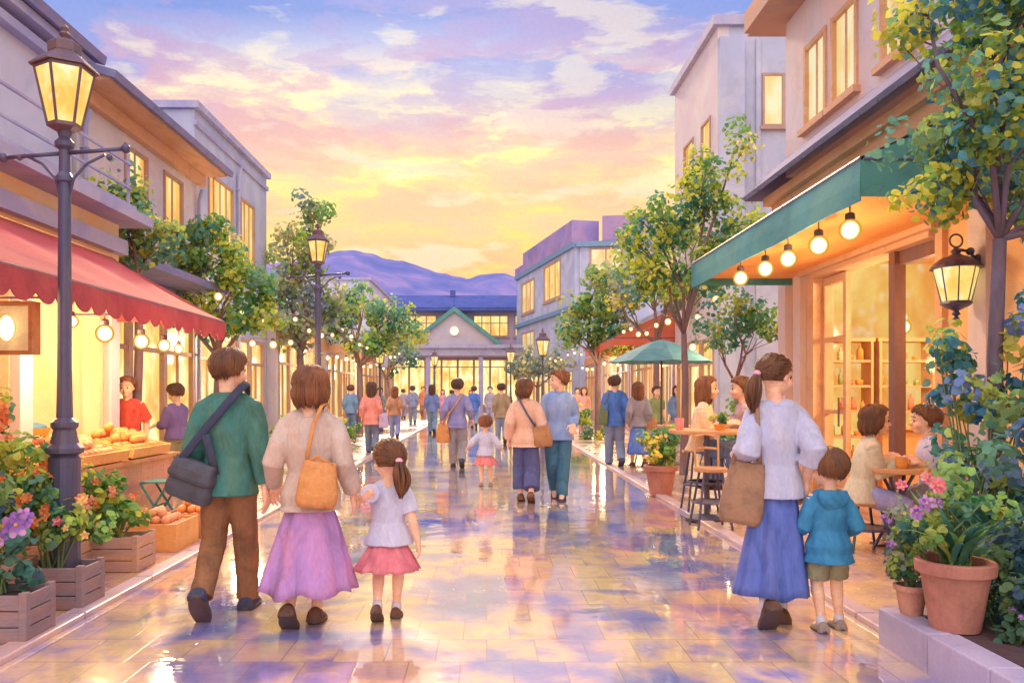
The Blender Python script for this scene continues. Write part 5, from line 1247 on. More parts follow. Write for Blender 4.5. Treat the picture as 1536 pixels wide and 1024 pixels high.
def planting():
    # right, beside the camera-side bed
    tree('big leafy tree with a blue green crown in front of the cafe wall', 3.22, 5.02, 2.35, .048,
         [(.05, .0, 3.55, .55, .5, .5), (-.30, -.1, 3.05, .38, .4, .36), (.55, .1, 3.0, .5, .5, .5), (-.1, .2, 2.75, .45, .4, .3), (-.45, 0, 3.75, .30, .3, .25), (.35, -.1, 3.95, .6, .5, .4), (.7, 0, 2.4, .3, .4, .4), (.4, .0, 2.45, .28, .3, .2)],
         PAL['cool']+PAL['warm'][:3], leaf=.047, dens=1.0, seed=4, bark=BARK_D, cl=.15, nl=17, fill=.25)
    tree('slim leafy tree rising over the tall round table beside the cafe awning', 3.35, 13.6, 2.4, .065,
         [(.35, 0, 5.0, .55, .55, .75), (-.35, .1, 4.3, .65, .6, .55), (.75, 0, 4.2, .6, .6, .5), (-.55, 0, 3.4, .6, .55, .45), (.35, 0, 3.5, .7, .6, .5), (-.85, 0, 4.0, .35, .4, .3), (.9, .0, 5.6, .25, .3, .3)],
         PAL['warm'][:4]+PAL['mid'], leaf=.07, dens=.62, seed=6, cl=.24, nl=16, fill=.3)
    tree('small low tree between the tall round table and the cafe corner', 3.85, 12.4, 1.55, .045,
         [(-.2, 0, 2.35, .4, .35, .35), (.35, 0, 2.45, .4, .35, .35), (.05, 0, 2.75, .4, .35, .25)], PAL['mid'], leaf=.06, dens=.6, seed=8, cl=.2, nl=14, fill=.3)
    tree('round-crowned tree in the low planting bed behind the talking couple', at(897, 25), 25, 2.3, .10,
         [(-.4, 0, 3.9, .8, .8, .6), (.45, 0, 4.1, .8, .8, .7), (-.85, 0, 3.2, .6, .7, .45), (.75, 0, 3.15, .75, .7, .45), (.05, 0, 4.9, .6, .6, .4), (.0, 0, 3.3, .7, .6, .4)],
         PAL['mid']+PAL['cool'][:2], leaf=.11, dens=.55, seed=9, cl=.33, nl=16, fill=.3)
    tree('loose tree on the right leaning over the coral awning', at(985, 20), 20, 2.6, .09,
         [(-.3, 0, 4.5, .9, .7, .7), (.6, 0, 4.0, .8, .7, .6), (-.9, 0, 3.7, .6, .6, .5), (.3, 0, 5.4, .7, .6, .5)], PAL['warm'][:4]+PAL['dusk'], leaf=.09, dens=.5, seed=10, cl=.28, nl=15, fill=.3)
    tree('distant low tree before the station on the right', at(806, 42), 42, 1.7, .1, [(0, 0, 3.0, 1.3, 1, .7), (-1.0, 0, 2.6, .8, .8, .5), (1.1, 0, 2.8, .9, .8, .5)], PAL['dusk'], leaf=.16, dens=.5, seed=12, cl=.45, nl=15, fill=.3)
    # left row
    tree('small green tree peeping over the red awning', -4.62, 10.6, 2.9, .06, [(-.2, 0, 3.75, .5, .4, .38), (.25, 0, 3.4, .45, .35, .32), (-.45, 0, 3.4, .4, .35, .3), (-.15, 0, 4.05, .34, .3, .26)], PAL['cool'][:2]+PAL['mid'], leaf=.06, dens=.75, seed=21, cl=.2, nl=16, fill=.3)
    tree('bushy green tree at the far end of the red awning', -4.75, 14.2, 2.0, .08, [(-.3, 0, 3.9, .7, .6, .55), (.35, 0, 3.4, .65, .6, .5), (-.7, 0, 3.1, .5, .5, .45), (.2, 0, 2.75, .7, .5, .4), (.75, 0, 2.9, .4, .4, .35), (-.2, 0, 4.35, .35, .35, .25)], PAL['warm'][:4]+PAL['mid'], leaf=.075, dens=.65, seed=22, cl=.24, nl=17, fill=.3)
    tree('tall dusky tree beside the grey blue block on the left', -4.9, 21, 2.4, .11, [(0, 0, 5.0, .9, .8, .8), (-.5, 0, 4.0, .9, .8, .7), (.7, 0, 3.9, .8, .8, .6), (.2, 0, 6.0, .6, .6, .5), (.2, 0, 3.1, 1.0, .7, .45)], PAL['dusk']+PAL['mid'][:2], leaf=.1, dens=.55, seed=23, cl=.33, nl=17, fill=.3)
    tree('spreading green tree behind the tall lamp in the middle of the left row', -4.3, 27, 2.3, .12, [(0, 0, 4.4, 1.1, .9, .7), (1.0, 0, 3.9, .9, .8, .6), (-.9, 0, 3.8, .9, .8, .6), (.2, 0, 3.1, 1.3, .8, .45), (1.7, 0, 3.4, .6, .6, .4)], PAL['mid']+PAL['cool'][:2], leaf=.11, dens=.55, seed=24, cl=.35, nl=17, fill=.3)
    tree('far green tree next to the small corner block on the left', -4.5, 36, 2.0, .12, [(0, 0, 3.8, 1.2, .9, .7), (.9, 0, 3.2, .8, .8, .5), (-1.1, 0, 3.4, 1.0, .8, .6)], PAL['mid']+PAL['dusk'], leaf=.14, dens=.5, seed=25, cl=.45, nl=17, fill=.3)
    tree('farthest low tree on the left before the station', -7.2, 48, 2.0, .12, [(0, 0, 3.2, 1.6, 1, .8), (1.3, 0, 2.9, .9, .8, .5)], PAL['mid'], leaf=.18, dens=.5, seed=26, cl=.5, nl=16, fill=.3)
    # raised bed, right
    BED = pig('bed_stone', srgb(190, 178, 200), scale=2, var=.2, tint=srgb(160, 160, 206), rough=.5, bump=.2)
    b = root('raised_bed', (3.3, 3.3, 0), 0, 'low lilac stone edging of the raised planting bed at the lower right', 'planter')
    m = MB(); x0, y1 = 2.2-3.3, 4.5-3.3
    for k in range(9): m.rect(x0, x0+.16, y1-.5*(k+1)+.004, y1-.5*k-.002, -.05, .2)
    for k in range(5): m.rect(x0+.162+.6*k, x0+.16+.6*(k+1)-.003, y1-.16, y1-.001, -.05, .198)
    m.build('stone_edge', BED, b, bevel=.01); m = MB(); m.rect(x0+.17, 1.9, -3.2, y1-.17, 0, .194); m.build('soil', SOIL, b)
    z = .2
    bush('potted_plant', 'large terracotta pot of green spiky leaves with pink and violet flowers', 2.40, 4.10, .2, [(0, 0, .30, .22, .2, .18), (-.12, 0, .18, .14, .14, .1), (.16, .02, .24, .14, .12, .12)], PAL['mid']+PAL['cool'][:2], leaf=.036, seed=31,
         pot=('pot', .175, .35, TERRA), flowers=[('rose', 3, .052, (-.20, -.04, .40, .14, .1, .05)), ('violet', 5, .05, (-.24, -.04, .32, .12, .1, .08))], blades=60, dens=.45, cl=.07, nl=10)
    bush('potted_plant', 'small terracotta pot with a bushy violet flowered plant left of the large pot', 2.32, 4.37, .2, [(0, 0, .14, .15, .13, .14), (-.06, 0, .3, .1, .1, .1)], PAL['mid']+PAL['dusk'], leaf=.028, seed=32, pot=('pot', .085, .16, TERRA_P), flowers=[('violet', 7, .028)], cl=.06)
    bush('flowering_shrub', 'tall blue green shrub behind the large terracotta pot', 3.02, 4.95, .018, [(.0, 0, .9, .28, .25, .25), (.05, 0, 1.35, .26, .22, .25), (-.1, 0, 1.65, .2, .2, .18), (.3, .1, .6, .3, .2, .35), (.35, 0, 1.1, .3, .25, .35), (.35, 0, 1.7, .25, .2, .25)], PAL['mid']+PAL['cool']+[srgb(120, 146, 196)], leaf=.045, seed=33, dens=.75, cl=.12)
    bush('ground_shrub', 'dark trailing shrub with tiny blue flowers along the stone bed', 2.66, 4.18, .19, [(0, 0, .14, .24, .4, .16), (.22, 0, .3, .25, .5, .22), (.15, -.35, .18, .2, .3, .2), (.05, -.55, .1, .2, .25, .14)], [srgb(86, 124, 100), srgb(66, 104, 112), srgb(110, 140, 96), srgb(80, 110, 130)], leaf=.036, seed=34, dens=.7, flowers=[('violet', 24, .022)], cl=.085)
    bush('ground_shrub', 'small trailing plant at the foot of the large terracotta pot on the bed', 2.62, 3.88, .19, [(0, 0, .07, .14, .14, .09), (.12, -.1, .12, .14, .14, .1)], [srgb(86, 124, 100), srgb(110, 140, 96), srgb(130, 156, 104)], leaf=.032, seed=42, flowers=[('violet', 8, .02)], cl=.07)
    bush('ground_shrub', 'dark bush filling the lower right corner beside the tree trunk', 3.0, 4.38, .19, [(0, 0, .4, .35, .3, .4), (.1, 0, .95, .3, .3, .3)], [srgb(104, 150, 130), srgb(92, 136, 150), srgb(140, 170, 112), srgb(110, 146, 176)], leaf=.045, seed=35, dens=.6, cl=.11)
    bush('flowering_shrub', 'loose flower bed plant with pink and violet blooms beside the cafe table', 3.42, 5.95, .018, [(-.1, 0, .38, .22, .2, .16), (.12, 0, .5, .2, .2, .16)], PAL['warm'][:3]+PAL['mid'], leaf=.036, seed=36, dens=.5, flowers=[('rose', 8, .06), ('violet', 7, .055), ('orange', 4, .04)], cl=.09)
    # planter behind the stall tables on the right
    bush('potted_plant', 'square terracotta planter of yellow green leaves by the tall round table', at(991, 11), 11, .018, [(0, 0, .18, .3, .25, .2), (-.15, 0, .36, .2, .2, .15), (.12, 0, .4, .2, .2, .14)], PAL['warm'], leaf=.05, seed=37, pot=('pot', .22, .40, TERRA), dens=.7, cl=.11, flowers=[('cream', 14, .04)])
    bush('hedge_plant', 'low leafy shrub at the foot of the tree behind the talking couple', at(886, 24), 24, .018, [(0, 0, .4, .6, .5, .5), (.5, 0, .3, .4, .4, .35), (-.4, 0, .7, .35, .3, .3)], PAL['warm'][:4]+PAL['mid'], leaf=.08, seed=38, dens=.5, cl=.2)
    bush('potted_plant', 'green leafy pot plant beyond the seated pair at the tall table', at(1112, 10.6), 10.6, .018, [(0, 0, .5, .25, .22, .3), (.05, 0, .85, .2, .2, .25)], PAL['cool'][:2]+PAL['mid'], leaf=.06, seed=39, pot=('pot', .17, .4, TERRA_P), dens=.6, cl=.12)
    bush('hedge_plant', 'yellow flowering shrub at the left pavement edge behind the woman in lilac', at(510, 22), 22, .018, [(0, 0, .35, .5, .4, .35), (.4, 0, .25, .35, .3, .25)], PAL['warm'], leaf=.07, seed=40, dens=.5, cl=.17, flowers=[('cream', 12, .06)])
    bush('hedge_plant', 'low green shrub by the left shops behind the man in dark green', at(425, 20), 20, .018, [(0, 0, .4, .45, .4, .4)], PAL['mid'], leaf=.07, seed=41, dens=.6, cl=.17)
    # left foreground planters
    BX1 = pig('planter_slate', srgb(142, 126, 134), scale=4, var=.22, tint=srgb(176, 128, 116), stretch=(.4, .4, 2)); BX2 = pig('planter_wood', srgb(204, 162, 132), scale=4, var=.22, tint=srgb(170, 150, 170), stretch=(.4, .4, 2))
    bush('flower_planter', 'dark planter box of lush leaves and violet flowers at the lower left edge', -2.80, 4.56, .018, [(-.05, 0, .20, .32, .22, .2), (-.25, 0, .48, .34, .25, .24), (.02, -.02, .42, .2, .16, .16), (-.3, .05, .74, .26, .2, .18)], PAL['mid'][2:]+PAL['cool'][:3]+[srgb(84, 110, 130)], leaf=.042, seed=51,
         pot=('box', .52, .30, .27, BX1), flowers=[('violet', 9, .08, (.02, -.16, .52, .24, .12, .24)), ('orange', 7, .045, (.0, -.1, .4, .3, .1, .2))], dens=.8, cl=.10)
    bush('flower_planter', 'dark planter box with yellow and green leaves in front of the tall lamp base', -2.83, 5.25, .018, [(0, 0, .2, .32, .2, .18), (.12, 0, .30, .2, .16, .13), (-.2, 0, .42, .26, .2, .2)], PAL['mid']+PAL['warm'][:2]+PAL['cool'][:2], leaf=.042, seed=52,
         pot=('box', .50, .30, .27, BX1), flowers=[('orange', 10, .045), ('cream', 8, .038), ('rose', 5, .04)], dens=.7, cl=.1)
    bush('flower_planter', 'pale wooden planter of broad yellow green leaves right of the tall lamp', -2.93, 6.35, .018, [(0, 0, .16, .26, .2, .15), (-.08, 0, .3, .2, .18, .12)], PAL['warm'][:4]+PAL['mid'][:2], leaf=.06, seed=53,
         pot=('box', .46, .34, .27, BX2), flowers=[('orange', 9, .045), ('peach', 8, .04)], dens=.65, cl=.11, blades=14)
    bush('flower_bank', 'tall mass of orange and peach flowers behind the violet ones at the left edge', -3.35, 5.15, .018, [(-.1, 0, .75, .35, .3, .25), (.12, .1, .62, .3, .3, .22), (-.2, .2, 1.0, .35, .3, .2), (.25, .1, .35, .3, .3, .25)], PAL['mid']+PAL['warm'][:2], leaf=.042, seed=54,
         pot=('box', .7, .4, .3, BX2), flowers=[('orange', 34, .055), ('peach', 30, .05), ('cream', 10, .05)], dens=.7, cl=.1)
    bush('flower_bank', 'dense bed of orange blossoms under the stall counter', -3.4, 6.1, .018, [(0, 0, .28, .36, .3, .2), (.05, .2, .38, .3, .25, .16)], PAL['warm'], leaf=.042, seed=55, pot=('box', .7, .4, .26, BX2), flowers=[('orange', 30, .05), ('peach', 26, .05), ('rose', 10, .045)], dens=.5, cl=.1)
    bush('potted_plant', 'tall round-leaved green plant on the stall behind the lamp post', -3.95, 6.15, .018, [(0, 0, .72, .3, .3, .22), (-.1, 0, 1.0, .28, .25, .2), (-.15, 0, 1.28, .2, .2, .14)], PAL['cool'][:2]+PAL['mid'], leaf=.06, seed=56, pot=('pot', .2, .42, TERRA_P), dens=.6, cl=.12)
    bush('potted_plant', 'amber and green leafed plant right of the lamp post in front of the stall', -3.62, 6.75, .018, [(0, 0, .3, .24, .24, .2), (-.1, 0, .42, .2, .2, .12)], PAL['warm']+[srgb(236, 170, 96), srgb(240, 190, 110)], leaf=.05, seed=57, pot=('pot', .18, .40, TERRA_P), dens=.6, cl=.11)
    # hanging foliage string on the cafe wall
# ------------------------------------------------------------------ street furniture
IRON = pig('iron_blueblack', srgb(70, 70, 102), scale=3, var=.3, tint=srgb(104, 84, 96), rough=.4, spec=.6, stretch=(1, 1, .4))
IRON_B = pig('iron_bronze', srgb(112, 84, 84), scale=5, var=.25, tint=srgb(84, 76, 104), rough=.4, spec=.6)
LANT = glow('lantern_glass', srgb(255, 244, 190), srgb(252, 196, 92), 1.15, 5.0, (1, 1, .8), mid=srgb(255, 222, 130))
CORE = bulb_mat('lamp_core', (1, .93, .72, 1), (1, .85, .5, 1), 7)
GLOBE = bulb_mat('bulb_globe', (1, .90, .55, 1), srgb(250, 186, 74), 1.9)
def point(loc, e, rad=.08, col=(1, .72, .38)):
    l = bpy.data.lights.new('lamp_or_fill_light', 'POINT'); l.energy = e*4.6; l.shadow_soft_size = rad; l.color = col
    o = bpy.data.objects.new('lamp_or_fill_light', l); COL.objects.link(o); o.location = loc; return o
def lantern(parent, zb, s, seg=6, mat_m=None):
    """six sided lantern, foot at zb, s = overall scale (glass about .62 s tall)"""
    mm = mat_m or IRON_B
    g = MB(); g.lathe([(.17*s, .12*s), (.30*s, .72*s)], (0, 0, zb), seg, cap=True); 
    gl = g.build('glass', LANT, parent)
    m = MB()
    for j in range(seg):
        a = 2*math.pi*(j+.5)/seg; c, sn = math.cos(a), math.sin(a)
        m.tube([(.175*s*c, .175*s*sn, zb+.11*s), (.305*s*c, .305*s*sn, zb+.73*s)], .012*s+.003, 6)
    m.lathe([(.10*s, .04*s), (.185*s, .08*s), (.19*s, .12*s), (.17*s, .125*s)], (0, 0, zb), seg)
    m.lathe([(.29*s, .715*s), (.315*s, .72*s), (.32*s, .745*s), (.29*s, .75*s)], (0, 0, zb), seg)
    m.build('lantern_frame', mm, parent)
    r_ = MB(); r_.lathe([(.365*s, .75*s), (.36*s, .77*s), (.24*s, .87*s), (.175*s, .92*s), (.17*s, .93*s), (.175*s, .935*s), (.18*s, 1.03*s), (.13*s, 1.07*s), (.05*s, 1.08*s), (.035*s, 1.11*s), (.065*s, 1.15*s), (.03*s, 1.19*s), (.045*s, 1.225*s), (.01*s, 1.27*s)], (0, 0, zb), seg if seg > 5 else 12)
    r_.build('lantern_roof', mm, parent)
def street_lamp(label, X, Y, H=3.85, s=.72, group='street lamps', arms=True, z0=.018, power=25, scale=1.0):
    o = root('street_lamp', (X, Y, z0), 0, label, 'street lamp', group)
    k = scale; top = H-1.27*s
    p = MB()
    p.lathe([(.13, 0), (.135, .08), (.105, .12), (.095, .45), (.10, .95), (.085, .97), (.12, .99), (.12, 1.02), (.09, 1.05), (.07, 1.14), (.085, 1.16), (.085, 1.19), (.052, 1.22), (.046, 1.5), (.038, top-.32), (.055, top-.31), (.055, top-.28), (.036, top-.25), (.034, top-.10), (.06, top-.08), (.062, top-.05), (.035, top-.02), (.05, top+.03), (.085, top+.07)], (0, 0, 0), 16)
    p.build('pole', IRON, o, smooth=False)
    if arms:
        a = MB(); za = top-.12
        for sx in (-1, 1):
            a.tube([(0, 0, za), (sx*.40, 0, za+(.03 if sx > 0 else -.03))], .014, 8); a.ell((sx*.41, 0, za+(.03 if sx > 0 else -.03)), .032, 10, 8)
            a.tube([(sx*.02, 0, za-.32), (sx*.06, 0, za-.17), (sx*.15, 0, za-.07), (sx*.27, 0, za-.01)], .010, 8)
            a.ell((sx*.30, 0, za-.028), .022, 8, 6)
        a.build('crossbar', IRON, o, smooth=True)
    lantern(o, top, s)
    c = MB(); c.ell((0, 0, top+.42*s), (.075*s, .075*s, .12*s), 12, 8)
    point((X, Y, z0+top+.42*s), power, .12*s)
    return o
BULBS = []
def bulb(loc, r, label, group, cord=.10, mat=None, cap_=True, name='light_bulb'):
    o = root(name, loc, 0, label, 'light bulb', group)
    m = MB(); m.ell((0, 0, 0), (r, r, r*1.04), 18, 12); m.build('globe', mat or GLOBE, o, smooth=True)
    if cap_:
        m = MB(); m.lathe([(r*.46, r*.9), (r*.46, r*1.45), (r*.3, r*1.6), (r*.12, r*1.65)], (0, 0, 0), 12); m.tube([(0, 0, r*1.6), (0, 0, r*1.6+cord)], .006, 6); m.build('socket', IRON_B, o)
    return o
def string_light(name, label, pts, blabel, n, r=.045, sag=.35, group='string lights'):
    """a wire hung between posts with small bulbs; every bulb its own thing"""
    w = MB(); allp = []
    for a, b in zip(pts, pts[1:]):
        a = Vector(a); b = Vector(b); seg = [a.lerp(b, t/12)+Vector((0, 0, -4*sag*(t/12)*(1-t/12))) for t in range(13)]
        allp += seg if not allp else seg[1:]
    w.tube(allp, .006, 5); o = w.build(name, IRON_B); tag(o, label, 'string of lights', None)
    k = len(allp)-1
    for i in range(n):
        q = (i+.5)/n*k; j = int(q); p = allp[j].lerp(allp[j+1], q-j)
        bulb(p-Vector((0, 0, r*1.7)), r*(1 if i % 3 else 1.25), blabel, blabel.replace('small glowing bulb', 'bulbs'), cord=.0)

def furniture():
    street_lamp('tall old-fashioned street lamp with a six-sided lantern and crossbar, nearest on the left', at(97, 5.35), 5.35, s=.585, power=14)
    street_lamp('street lamp with a crossbar standing behind the woman in the lilac skirt', at(477, 11.0), 11.0, s=.47, H=3.72, power=22)
    street_lamp('small street lamp without a crossbar among the left strollers', at(570, 29), 29, H=3.35, s=.75, arms=False, power=40)
    street_lamp('slim street lamp to the left of the round-crowned tree', at(814, 29), 29, H=3.75, s=.85, arms=False, power=40)
    street_lamp('far street lamp before the station, right of the gable', at(766, 42), 42, H=4.0, s=.85, arms=False, power=50)
    street_lamp('far round-topped lamp in front of the station doors', at(652, 40), 40, H=3.6, s=.7, arms=False, power=50)
    # wall lantern at the cafe
    LX, LY, LZ = 4.02, 6.85, 1.4+(590-482)/1200*6.85
    o = root('wall_lantern', (LX, LY, LZ), 0, 'ornate hanging lantern with a ring on top on the cafe wall', 'lantern')
    s = .50
    g = MB(); g.lathe([(.11, .17), (.17, .42), (.175, .46)], (0, 0, 0), 8); g.build('glass', LANT, o)
    m = MB()
    for j in range(8):
        a = 2*math.pi*(j+.5)/8; m.tube([(.112*math.cos(a), .112*math.sin(a), .165), (.176*math.cos(a), .176*math.sin(a), .46)], .006, 5)
    m.lathe([(.005, 0), (.03, .02), (.012, .045), (.035, .06), (.02, .09), (.09, .125), (.125, .15), (.12, .17), (.09, .172)], (0, 0, 0), 16); m.build('lantern_frame', IRON, o)
    m = MB(); m.lathe([(.205, .45), (.20, .465), (.17, .50), (.12, .54), (.06, .56), (.03, .58), (.045, .60), (.02, .625), (.012, .64)], (0, 0, 0), 16)
    m.tube([Vector((.055*math.cos(a), 0, .69+.055*math.sin(a))) for a in [2*math.pi*j/20 for j in range(21)]], .009, 6); m.build('lantern_roof', IRON, o)
    m = MB(); m.tube([(.0, 0, .62), (.10, 0, .60), (.17, 0, .54), (.27, 0, .50)], .013, 8); m.ell((.12, 0, .60), .035, 8, 6); m.ell((.19, 0, .54), .04, 8, 6); m.box((.268, 0, .50), (.02, .12, .22)); m.build('bracket', IRON, o, smooth=False)
    point((LX-.0, LY, LZ+.32), 10, .1)
    # cafe bulbs hung along the awning
    X = 3.02
    for px, py in ((1275, 345), (1228, 368), (1182, 388), (1148, 403), (1111, 417)):
        Y = X*FPX/(px-VX); z = EYE+(VY-py)/FPX*Y
        lab = {1275: 'nearest big round bulb', 1228: 'second big round bulb', 1182: 'middle big round bulb', 1148: 'fourth big round bulb', 1111: 'farthest big round bulb'}[px]+' hanging along the teal cafe awning'
        bulb((X, Y, z), .09, lab, 'round bulbs along the teal cafe awning', cord=max(.02, 3.0-z-.145))
        if px in (1228, 1148): point((X, Y, z-.12), 9, .09)
    # stall globes
    for i, (px, py, Xs, r) in enumerate(((157, 500, -3.75, .088), (212, 512, -3.75, .085), (246, 518, -3.75, .075), (268, 523, -3.75, .06), (108, 482, -3.95, .06), (206-15, 470, -5.4, .05), (38, 505, -4.9, .09))):
        Y = Xs*FPX/(px-VX); z = EYE+(VY-py)/FPX*Y
        lab = ['largest round globe lamp under the red awning, right of the lamp post', 'second round globe lamp under the red awning', 'third, smaller globe lamp under the red awning', 'smallest globe lamp at the far end of the red awning', 'white globe just left of the tall lamp post under the awning', 'small globe deep inside the fruit shop', 'round globe deep inside the fruit shop, left edge'][i]
        bulb((Xs, Y, z), r, lab, 'globe lamps of the fruit stall', cord=.12, name='globe_lamp')
        if i in (0, 2, 4): point((Xs, Y, z-.13), 12, .09)
    # framed lamp sign
    Xs = -3.85; Y = 6.35; o = root('lamp_box', (at(12, Y), Y, 0), 0, 'hanging wooden box frame with an oval lamp in it, upper left of the stall', 'lamp')
    zc = EYE+(VY-492)/FPX*Y; m = MB(); w, h = .42, .42
    for (a, b, c, d) in ((-w/2, w/2, h/2-.03, h/2), (-w/2, w/2, -h/2, -h/2+.03)): m.rect(a, b, -.06, .06, zc+c, zc+d)
    for sx in (-1, 1): m.rect(sx*w/2-.015, sx*w/2+.015, -.061, .061, zc-h/2, zc+h/2)
    for sx in (-1, 1): m.tube([(sx*.15, 0, zc+h/2), (sx*.15, 0, 2.5)], .006, 5)
    m.build('box_frame', WOOD_T, o); m = MB(); m.rect(-w/2+.016, w/2-.016, .03, .05, zc-h/2+.031, zc+h/2-.031); m.build('back_panel', pig('paper_cream', srgb(252, 226, 170), emit=.25), o)
    m = MB(); m.ell((0, -.03, zc), (.075, .04, .11), 16, 12); m.build('globe', GLOBE, o, smooth=True)
    # ceiling lamps in the cafe
    for i, (x, y, z) in enumerate(((5.6, 8.9, 2.45), (6.2, 10.2, 2.35), (5.2, 8.0, 2.4), (6.9, 9.3, 2.2), (5.0, 9.6, 2.2))):
        bulb((x, y, z), .09 if i % 2 == 0 else .06, 'glowing pendant globe inside the cafe', 'pendant globes inside the cafe', cord=max(.05, 3.2-z-.15), name='pendant_lamp')
    point((5.5, 9.2, 2.3), 38, .2); point((5.3, 8.0, 2.2), 22, .2)  # added warm fill for the room, apart from the pendant globes
    point((-5.6, 8.3, 2.3), 38, .2); point((-5.4, 5.5, 2.2), 30, .2)  # added warm fill inside the fruit shop, without a lamp body
    # string lights
    Lb, Rb = 'small glowing bulb strung through the left hand trees', 'small glowing bulb strung through the right hand trees'
    string_light('light_string', 'thin wire of small bulbs sagging through the left row of trees', [(-4.4, 12.5, 3.2), (-4.1, 17, 3.1), (-3.9, 22, 3.3), (-3.8, 28, 3.2), (-3.7, 34, 3.2), (-3.6, 42, 3.4)], Lb, 22, .055, .3)
    string_light('light_string', 'second wire of bulbs hung in front of the left shopfronts', [(-5.0, 13, 2.75), (-4.9, 20, 2.8), (-4.9, 27, 2.8), (-4.8, 35, 2.8), (-4.8, 45, 2.9)], 'small glowing bulb in front of the left shopfronts', 18, .075, .2)
    string_light('light_string', 'thin wire of small bulbs running through the right row of trees', [(3.6, 12.0, 3.1), (3.5, 16, 3.0), (3.7, 21, 3.3), (3.9, 27, 3.3), (3.6, 34, 3.3), (3.2, 42, 3.4)], Rb, 20, .055, .3)
    string_light('light_string', 'wire of bulbs in front of the right shopfronts', [(4.9, 18.3, 2.7), (4.9, 25, 2.8), (4.9, 33, 2.8), (4.8, 41, 2.9)], 'small glowing bulb in front of the right shopfronts', 14, .08, .2)
    for (x, y, z, e) in ((-4.8, 16, 2.3, 30), (-4.8, 24, 2.3, 35), (-4.8, 33, 2.3, 40), (4.7, 24, 2.3, 35), (4.7, 33, 2.3, 40), (4.6, 15, 2.3, 25)): point((x, y, z), e, .3)  # added warm fill along the shopfronts, no lamp stands here
    # teal parasol
    UX, UY = at(992, 16), 16; o = root('parasol', (UX, UY, .018), 0, 'teal cafe parasol spread over a table on the right pavement', 'parasol')
    m = MB(); n = 8; R0 = 1.05; vs = [(0, 0, 2.46)]; fs = []
    for k, (rr, z) in enumerate(((.25, 2.40), (.62, 2.24), (R0, 2.02))):
        for j in range(n*4):
            a = 2*math.pi*j/(n*4); c = (j % 4)/4; sc = 1-(.045*math.sin(math.pi*c))*(rr/R0); vs.append((rr*sc*math.cos(a), rr*sc*math.sin(a), z-.02*math.sin(math.pi*c)*(rr/R0)))
    nn = n*4; fs += [(0, 1+j, 1+(j+1) % nn) for j in range(nn)]
    for k in range(2): fs += [(1+k*nn+j, 1+(k+1)*nn+j, 1+(k+1)*nn+(j+1) % nn, 1+k*nn+(j+1) % nn) for j in range(nn)]
    m.add(vs, fs); c_ = m.build('canopy', pig('parasol_teal', srgb(118, 166, 164), scale=2, var=.2, tint=srgb(80, 140, 150), trans=.2), o); s_ = c_.modifiers.new('s', 'SOLIDIFY'); s_.thickness = .008
    m = MB(); m.tube([(0, 0, 0), (0, 0, 2.5)], .022, 10); m.lathe([(.25, 0), (.25, .05), (.05, .08)], (0, 0, 0), 16); m.build('pole', IRON, o)
    for j in range(8):
        a = 2*math.pi*j/8; m = MB(); m.tube([(0, 0, 2.42), (R0*.98*math.cos(a), R0*.98*math.sin(a), 2.0)], .008, 5); m.build('rib', IRON, o)
    # tall table + stools
    def round_table(label, X, Y, H, R_, legs='cross', z0=.018, group=None):
        o = root('round_table', (X, Y, z0), 0, label, 'table', group); m = MB(); m.lathe([(R_*.97, H-.045), (R_, H-.035), (R_, H-.01), (R_*.985, H), (.01, H)], (0, 0, 0), 40); m.build('table_top', WOOD_T, o)
        if legs == 'cross':
            for a in (R(35), R(145)):
                for s_ in (-1, 1):
                    m = MB(); dx, dy = math.cos(a)*s_, math.sin(a)*s_; m.tube([(dx*R_*.75, dy*R_*.75, 0), (-dx*R_*.5, -dy*R_*.5, H-.05)], .014, 8); m.build('leg', IRON, o)
        else:
            m = MB(); m.tube([(0, 0, .03), (0, 0, H-.04)], .03, 12); m.lathe([(R_*.6, 0), (R_*.6, .02), (.05, .05)], (0, 0, 0), 24); m.build('pedestal', IRON, o)
            m = MB(); m.lathe([(R_*.5, .40), (R_*.5, .42), (R_*.47, .42), (R_*.47, .40)], (0, 0, 0), 24); m.build('foot_ring', IRON, o)
        return o
    round_table('tall round wooden table where two people sit and talk', at(1060, 8.85), 8.85, .985, .41, 'pedestal')
    round_table('small round cafe table with crossed iron legs and an orange mug', at(1346, 7.0), 7.0, .74, .26, 'cross')
    def stool(label, X, Y, H, rs=.17, back=False, yaw=0, group=None, z0=.018, splay=1.45, name='bar_stool'):
        o = root(name, (X, Y, z0), R(yaw), label, 'stool' if not back else 'chair', group); m = MB(); m.lathe([(rs*.95, H-.04), (rs, H-.03), (rs, H-.008), (rs*.93, H), (.01, H)], (0, 0, 0), 28); m.build('seat', WOOD_T, o)
        for j in range(4):
            a = math.pi/4+j*math.pi/2; m = MB(); m.tube([(rs*.75*math.cos(a), rs*.75*math.sin(a), H-.04), (rs*splay*math.cos(a), rs*splay*math.sin(a), 0)], .013, 8); m.build('leg', IRON, o)
        m = MB(); zr = H*.42; q = rs*(.75+(splay-.75)*(1-zr/H)); m.lathe([(q, zr), (q+.008, zr+.01), (q, zr+.02), (q-.008, zr+.01)], (0, 0, 0), 20); m.build('foot_ring', IRON, o)
        if back:
            m = MB()
            for sx in (-1, 1): m.tube([(sx*rs*.7, -rs*.8, H-.02), (sx*rs*.75, -rs*1.05, H+.33)], .012, 8)
            m.tube([(-rs*.75, -rs*1.05, H+.31), (0, -rs*1.25, H+.33), (rs*.75, -rs*1.05, H+.31)], .022, 8, flat=.5); m.tube([(-rs*.73, -rs*1.0, H+.18), (0, -rs*1.2, H+.19), (rs*.73, -rs*1.0, H+.18)], .014, 8); m.build('backrest', WOOD_T, o)
        return o
    stool('wooden bar stool with a backrest standing empty in front of the tall round table', at(1064, 8.3), 8.25, .62, .17, True, 180)
